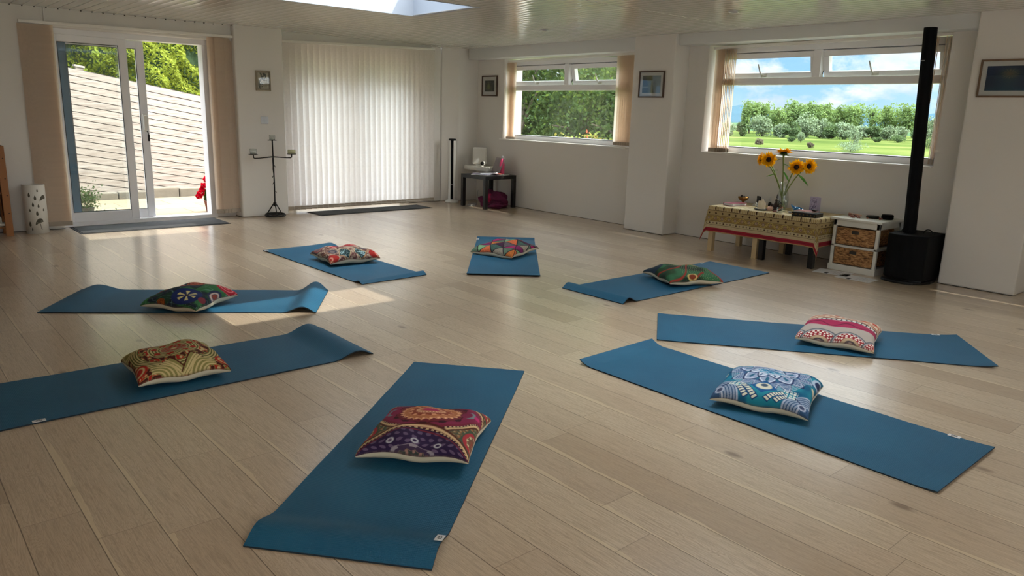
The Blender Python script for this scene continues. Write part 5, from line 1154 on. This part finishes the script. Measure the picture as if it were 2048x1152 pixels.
# hedge behind the fence
rs = np.random.default_rng(2)
t = thing('hedge', 'sunlit yellow-green hedge rising behind the board fence', 'hedge', (0, 0, 0))
n = 38000; px_ = rs.uniform(-6.6, -2.6, n); pz = rs.uniform(.6, 3.0, n)
surf = 3.35+.22*np.sin(px_*3.1+pz*2)+.16*np.sin(px_*7.3-pz*5+1)+.10*np.sin(px_*15+pz*13)
pts = np.stack([px_, surf+rs.exponential(.10, n), pz], 1)
leaf_mesh('foliage', pts, .048, 'hedge', t, 1, nrm=np.array([[0, -.7, .6]]))
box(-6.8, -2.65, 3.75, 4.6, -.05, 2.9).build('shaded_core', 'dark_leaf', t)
# plants on the terrace
t = thing('potted_geranium', 'red geranium just outside the right edge of the open door', 'plant', (-3.70, .86, -.02))
MB().lathe([(.001, 0), (.06, 0), (.085, .13), (.09, .135), (.001, .12)], n=24, cap=False).build('pot', 'rust', t, smooth=True)
k = MB(); rg = random.Random(9)
for i in range(9): a = rg.uniform(0, 6.3); rr_ = rg.uniform(.03, .11); k.tube([(0, 0, .12), (rr_*.5*math.cos(a), rr_*.5*math.sin(a), .22), (rr_*math.cos(a), rr_*math.sin(a), rg.uniform(.25, .38))], .004, 5)
k.build('stems', 'stem', t)
for cx, cy, cz, rr_ in ((-.13, -.03, .24, .040), (-.105, .0, .275, .032), (-.09, -.03, .33, .035), (-.03, .02, .40, .04), (.03, 0, .44, .05), (-.15, -.02, .20, .034), (.06, .05, .33, .05)):
    q = rs.normal(size=(110, 3)); q /= np.linalg.norm(q, axis=1)[:, None]; leaf_mesh('bloom', np.array([[cx, cy, cz]])+q*rr_*np.array([[1, 1, .8]]), .026, 'red_flower', t, int(cz*1000), aspect=.9)
q = rs.normal(size=(70, 3)); q /= np.linalg.norm(q, axis=1)[:, None]; leaf_mesh('leaves', np.array([[.0, 0, .19]])+q*np.array([[.075, .07, .09]]), .06, 'garden_leaf', t, 5, aspect=.95)
t = thing('potted_shrub', 'straggly grey-green plant in a pot outside the left door pane', 'plant', (-5.10, .95, -.02))
MB().lathe([(.001, 0), (.08, 0), (.10, .12), (.105, .12), (.001, .11)], n=24, cap=False).build('pot', 'grey_pot', t, smooth=True)
q = rs.normal(size=(900, 3))*np.array([[.085, .08, .07]])+np.array([[0, 0, .21]]); q[:, 2] = np.abs(q[:, 2]-.08)+.08; leaf_mesh('foliage', q, .026, 'bushg', t, 7)
k = MB()
for i in range(14): a = rg.uniform(0, 6.3); rr_ = rg.uniform(.12, .22); k.tube([(0, 0, .1), (rr_*.5*math.cos(a), rr_*.5*math.sin(a), .2), (rr_*math.cos(a), rr_*math.sin(a), rg.uniform(.16, .3))], .0025, 4)
k.build('twigs', 'greybush', t)

# garden trees beyond the side window
struct(box(.7, 60, -14, 60, -3.2, -1.6), 'side_garden', 'grass')
def crown(n, c, r, seed, lump=.35, k=7):
    g = np.random.default_rng(seed); ct = g.normal(size=(k*3, 3)); ct /= np.linalg.norm(ct, axis=1)[:, None]; ct *= g.uniform(.35, .85, (k*3, 1)); rad = g.uniform(.25, .5, k*3)
    w = g.integers(0, k*3, n); d = g.normal(size=(n, 3)); d /= np.linalg.norm(d, axis=1)[:, None]
    p = ct[w]+d*rad[w][:, None]*g.uniform(.75, 1.05, (n, 1)); return p*np.array(r)+np.array(c), ct*np.array(r)+np.array(c)
def garden_tree(name, x, y, h, r, label, leafm, n, size, seed, extra=None, cz=None):
    t = thing(name, label, 'tree', (x, y, -1.6)); cz = cz if cz is not None else h*.62; p, ct = crown(n, (0, 0, cz), r, seed); leaf_mesh('foliage', p, size, leafm, t, seed, extra=extra)
    k = MB(); k.tube([(0, 0, 0), (.05, .02, cz*.5), (0, 0, cz)], [.11, .08, .05], 8)
    for q in ct[:9]: k.tube([(0, 0, cz*.6), tuple(q*.6+np.array([0, 0, cz*.3])), tuple(q)], [.05, .03, .012], 6)
    k.build('trunk', 'trunk', t); return t
garden_tree('garden_tree', 4.4, .9, 5.4, (1.5, 1.2, 1.9), 'leafy garden tree at the right of the side window view', 'garden_leaf', 9000, .085, 11, cz=3.3)
garden_tree('garden_tree', 4.9, 2.6, 5.8, (1.4, 1.3, 2.1), 'leafy garden tree in the middle of the side window view', 'garden_leaf', 9000, .085, 12, cz=3.4)
garden_tree('garden_tree', 4.2, 4.3, 5.8, (1.4, 1.3, 2.1), 'leafy garden tree at the left of the side window view', 'garden_leaf', 9000, .085, 13, cz=3.3)
garden_tree('garden_tree', 8.0, 5.4, 8.0, (3.4, 3.6, 3.2), 'tall shaded tree behind the three nearer garden trees', 'bushg', 16000, .17, 14, cz=4.2)
t = thing('garden_shrub', 'pale green shrub with red young leaves low in the side window view', 'shrub', (2.6, .55, -1.6))
p, ct = crown(5200, (0, 0, 1.75), (.75, .62, .95), 31); leaf_mesh('foliage', p, .06, 'photinia', t, 31, extra=('red_leaf', .14))
k = MB(); [k.tube([(0, 0, 0), tuple(q*.5+np.array([0, 0, .3])), tuple(q)], [.03, .02, .008], 5) for q in ct[:8]]; k.build('stems', 'trunk', t)

# the meadow and its trees, seen from the hill
GZ = -8.6
def ground_mesh():
    n = 60; xs_ = np.concatenate([np.linspace(14, 60, 10), np.geomspace(70, 4200, n-10)]); an = np.linspace(-1.35, 1.35, 50)
    P = np.zeros((n, 50, 3))
    for i, d in enumerate(xs_):
        for j, a in enumerate(an):
            P[i, j] = (d*math.cos(a), -5+d*math.sin(a), GZ+(0 if d < 900 else (d-900)*.006)+ .25*math.sin(d*.05+a*9)*(d < 600))
    o = grid_mesh('meadow', P, 'grass', None, None, flip=False); o['kind'] = 'structure'
    return o
ground_mesh()
struct(MB().add([(.7, -60, -1.7), (.7, 60, -1.7), (16, 60, -8.75), (16, -60, -8.75)], [(0, 3, 2, 1)]), 'garden_bank', 'grass')
CAMP = Vector((-7.02327, -8.76502, 1.29217))
def ground_at(px, py, gz=GZ):
    d = (px-1024)/1507.45*R_+(576-py)/1507.45*U_+F_; s = (gz-CAMP.z)/d.z; p = CAMP+d*s; return p.x, p.y, s
def dist_at(px, dist, gz=GZ):
    d = (px-1024)/1507.45*R_+(576-262)/1507.45*U_+F_; h = Vector((d.x, d.y, 0)); s = dist; p = CAMP+h*s; return p.x, p.y, s
crown_cache = {}
def far_tree(name, x, y, hh, rr_, leafm, label, cat, group, seed, trunk=.3, squash=1, n=1500, ls=.9, gz=GZ, shape='poplar'):
    t = thing(name, label, cat, (x, y, gz), seed*1.3, group)
    v = seed % 4; key = (shape, leafm, v, round(hh), round(rr_))
    p, ct = crown(n, (0, 0, hh*(trunk+(1-trunk)/2)), (rr_, rr_, hh*(1-trunk)/2*.98), 100+seed, k=8)
    leaf_mesh('foliage', p, ls, leafm, t, seed, nrm=np.array([[-.1, -.5, .4]]))
    k = MB(); k.tube([(0, 0, 0), (.2, .1, hh*.5), (0, 0, hh*.85)], [hh*.022, hh*.016, hh*.006], 6)
    for q in ct[:5]: k.tube([(0, 0, hh*trunk), tuple(q)], [hh*.012, hh*.004], 5)
    k.build('trunk', 'trunk', t); return t
D = 560.0
ORD = ['first', 'second', 'third', 'fourth', 'fifth', 'sixth', 'seventh', 'eighth', 'ninth', 'tenth', 'eleventh', 'twelfth', 'thirteenth', 'fourteenth', 'fifteenth']
def pop_label(i): return 'distant poplar, %s from the left in the row across the meadow%s' % (ORD[i], ', thin crown' if 9 <= i <= 12 else ', full crown')
poplars = [(1498, 202, 16, .10), (1524, 204, 17, .12), (1549, 210, 15, .12), (1576, 202, 20, .2), (1602, 204, 20, .2), (1626, 206, 17, .2), (1648, 203, 16, .2), (1668, 212, 15, .15), (1694, 208, 20, .25), (1712, 208, 15, .25), (1742, 208, 15, .34), (1768, 206, 14, .36), (1790, 210, 16, .3), (1812, 206, 18, .18)]
for i, (px, ytop, rw, tk) in enumerate(poplars):
    x, y, s = dist_at(px, D+8*math.sin(i*2.3)); hor = 226+.0292*(px-1024)+0  # horizon row
    hpx = (240+.0292*(px-1500))-ytop; hh = (hpx/1507.45*s)+(CAMP.z-GZ)
    far_tree('poplar_tree', x, y, hh, rw/1507.45*s*1.3, 'poplar', pop_label(i), 'tree', 'row of distant poplars', i, tk*.6, n=2600 if i < 9 or i == 13 else 1100, ls=1.5)
bushes = [(1482, 262, 11, 24), (1524, 270, 24, 40), (1560, 268, 20, 26), (1585, 268, 18, 28), (1612, 270, 24, 44), (1640, 270, 18, 34), (1664, 270, 17, 26), (1688, 270, 22, 32), (1722, 270, 20, 24), (1752, 270, 19, 26), (1778, 268, 16, 26), (1800, 270, 20, 24), (1845, 266, 20, 40), (1868, 262, 18, 44), (1452, 256, 18, 26)]
for i, (px, py, rw, hpx) in enumerate(bushes):
    x, y, s = dist_at(px, 470+12*math.sin(i*1.7)); far_tree('willow_bush', x, y, hpx/1507.45*s*1.02+1, rw/1507.45*s, 'willow' if i % 3 else 'bushg', 'rounded grey-green bush below the poplars, %s of the line from the left' % ORD[int(np.argsort(np.argsort([b[0] for b in bushes]))[i])], 'bush', 'line of willow bushes', 40+i, .0, n=2200, ls=1.15)
for i, (px, py, rw, hpx, m_, lab) in enumerate(((1601, 285, 8, 22, 'willow', 'small tree standing alone in the meadow above the sunflowers'), (1583, 284, 9, 7, 'bushg', 'low round bush left of the small meadow tree'), (1518, 290, 10, 8, 'greybush', 'dull brown scrub low in the meadow, left'), (1620, 297, 7, 9, 'greybush', 'dull brown scrub low in the meadow, right of the small tree'),
        (1752, 285, 9, 8, 'bushg', 'low bush alone in the right half of the meadow'), (1795, 286, 15, 11, 'bushg', 'low dark bush beside the column loudspeaker'), (1700, 304, 30, 16, 'willow', 'broad pale bush at the near side of the meadow'), (1706, 302, 12, 42, 'willow', 'feathery pale tree rising from the broad near bush'), (1860, 298, 18, 22, 'bushg', 'bush at the far right of the meadow view'))):
    x, y, s = ground_at(px, py)
    s2 = min(s, 420); x = CAMP.x+(x-CAMP.x)*s2/s; y = CAMP.y+(y-CAMP.y)*s2/s
    far_tree('meadow_bush' if hpx < 20 else 'meadow_tree', x, y, hpx*(1.5 if hpx < 20 else 1.1)/1507.45*s2, rw/1507.45*s2, m_, lab, 'bush' if hpx < 20 else 'tree', None, 70+i, .03, n=1400, ls=max(.3, .6*s2/450))
# low wooded hills on the horizon
n = 120; an = np.linspace(-.45, 1.2, n); P = np.zeros((n, 6, 3)); rs2 = np.random.RandomState(4)
for i, a in enumerate(an):
    hgt = 36+6*math.sin(a*9+1)+4*math.sin(a*23)+3*rs2.rand()
    for j in range(6): q = j/5; d = 1500+260*q; P[i, j] = (d*math.cos(a), -8+d*math.sin(a), GZ-4+hgt*math.sin(q*PI*.5)**.7+(8 if j == 5 else 0)*rs2.rand())
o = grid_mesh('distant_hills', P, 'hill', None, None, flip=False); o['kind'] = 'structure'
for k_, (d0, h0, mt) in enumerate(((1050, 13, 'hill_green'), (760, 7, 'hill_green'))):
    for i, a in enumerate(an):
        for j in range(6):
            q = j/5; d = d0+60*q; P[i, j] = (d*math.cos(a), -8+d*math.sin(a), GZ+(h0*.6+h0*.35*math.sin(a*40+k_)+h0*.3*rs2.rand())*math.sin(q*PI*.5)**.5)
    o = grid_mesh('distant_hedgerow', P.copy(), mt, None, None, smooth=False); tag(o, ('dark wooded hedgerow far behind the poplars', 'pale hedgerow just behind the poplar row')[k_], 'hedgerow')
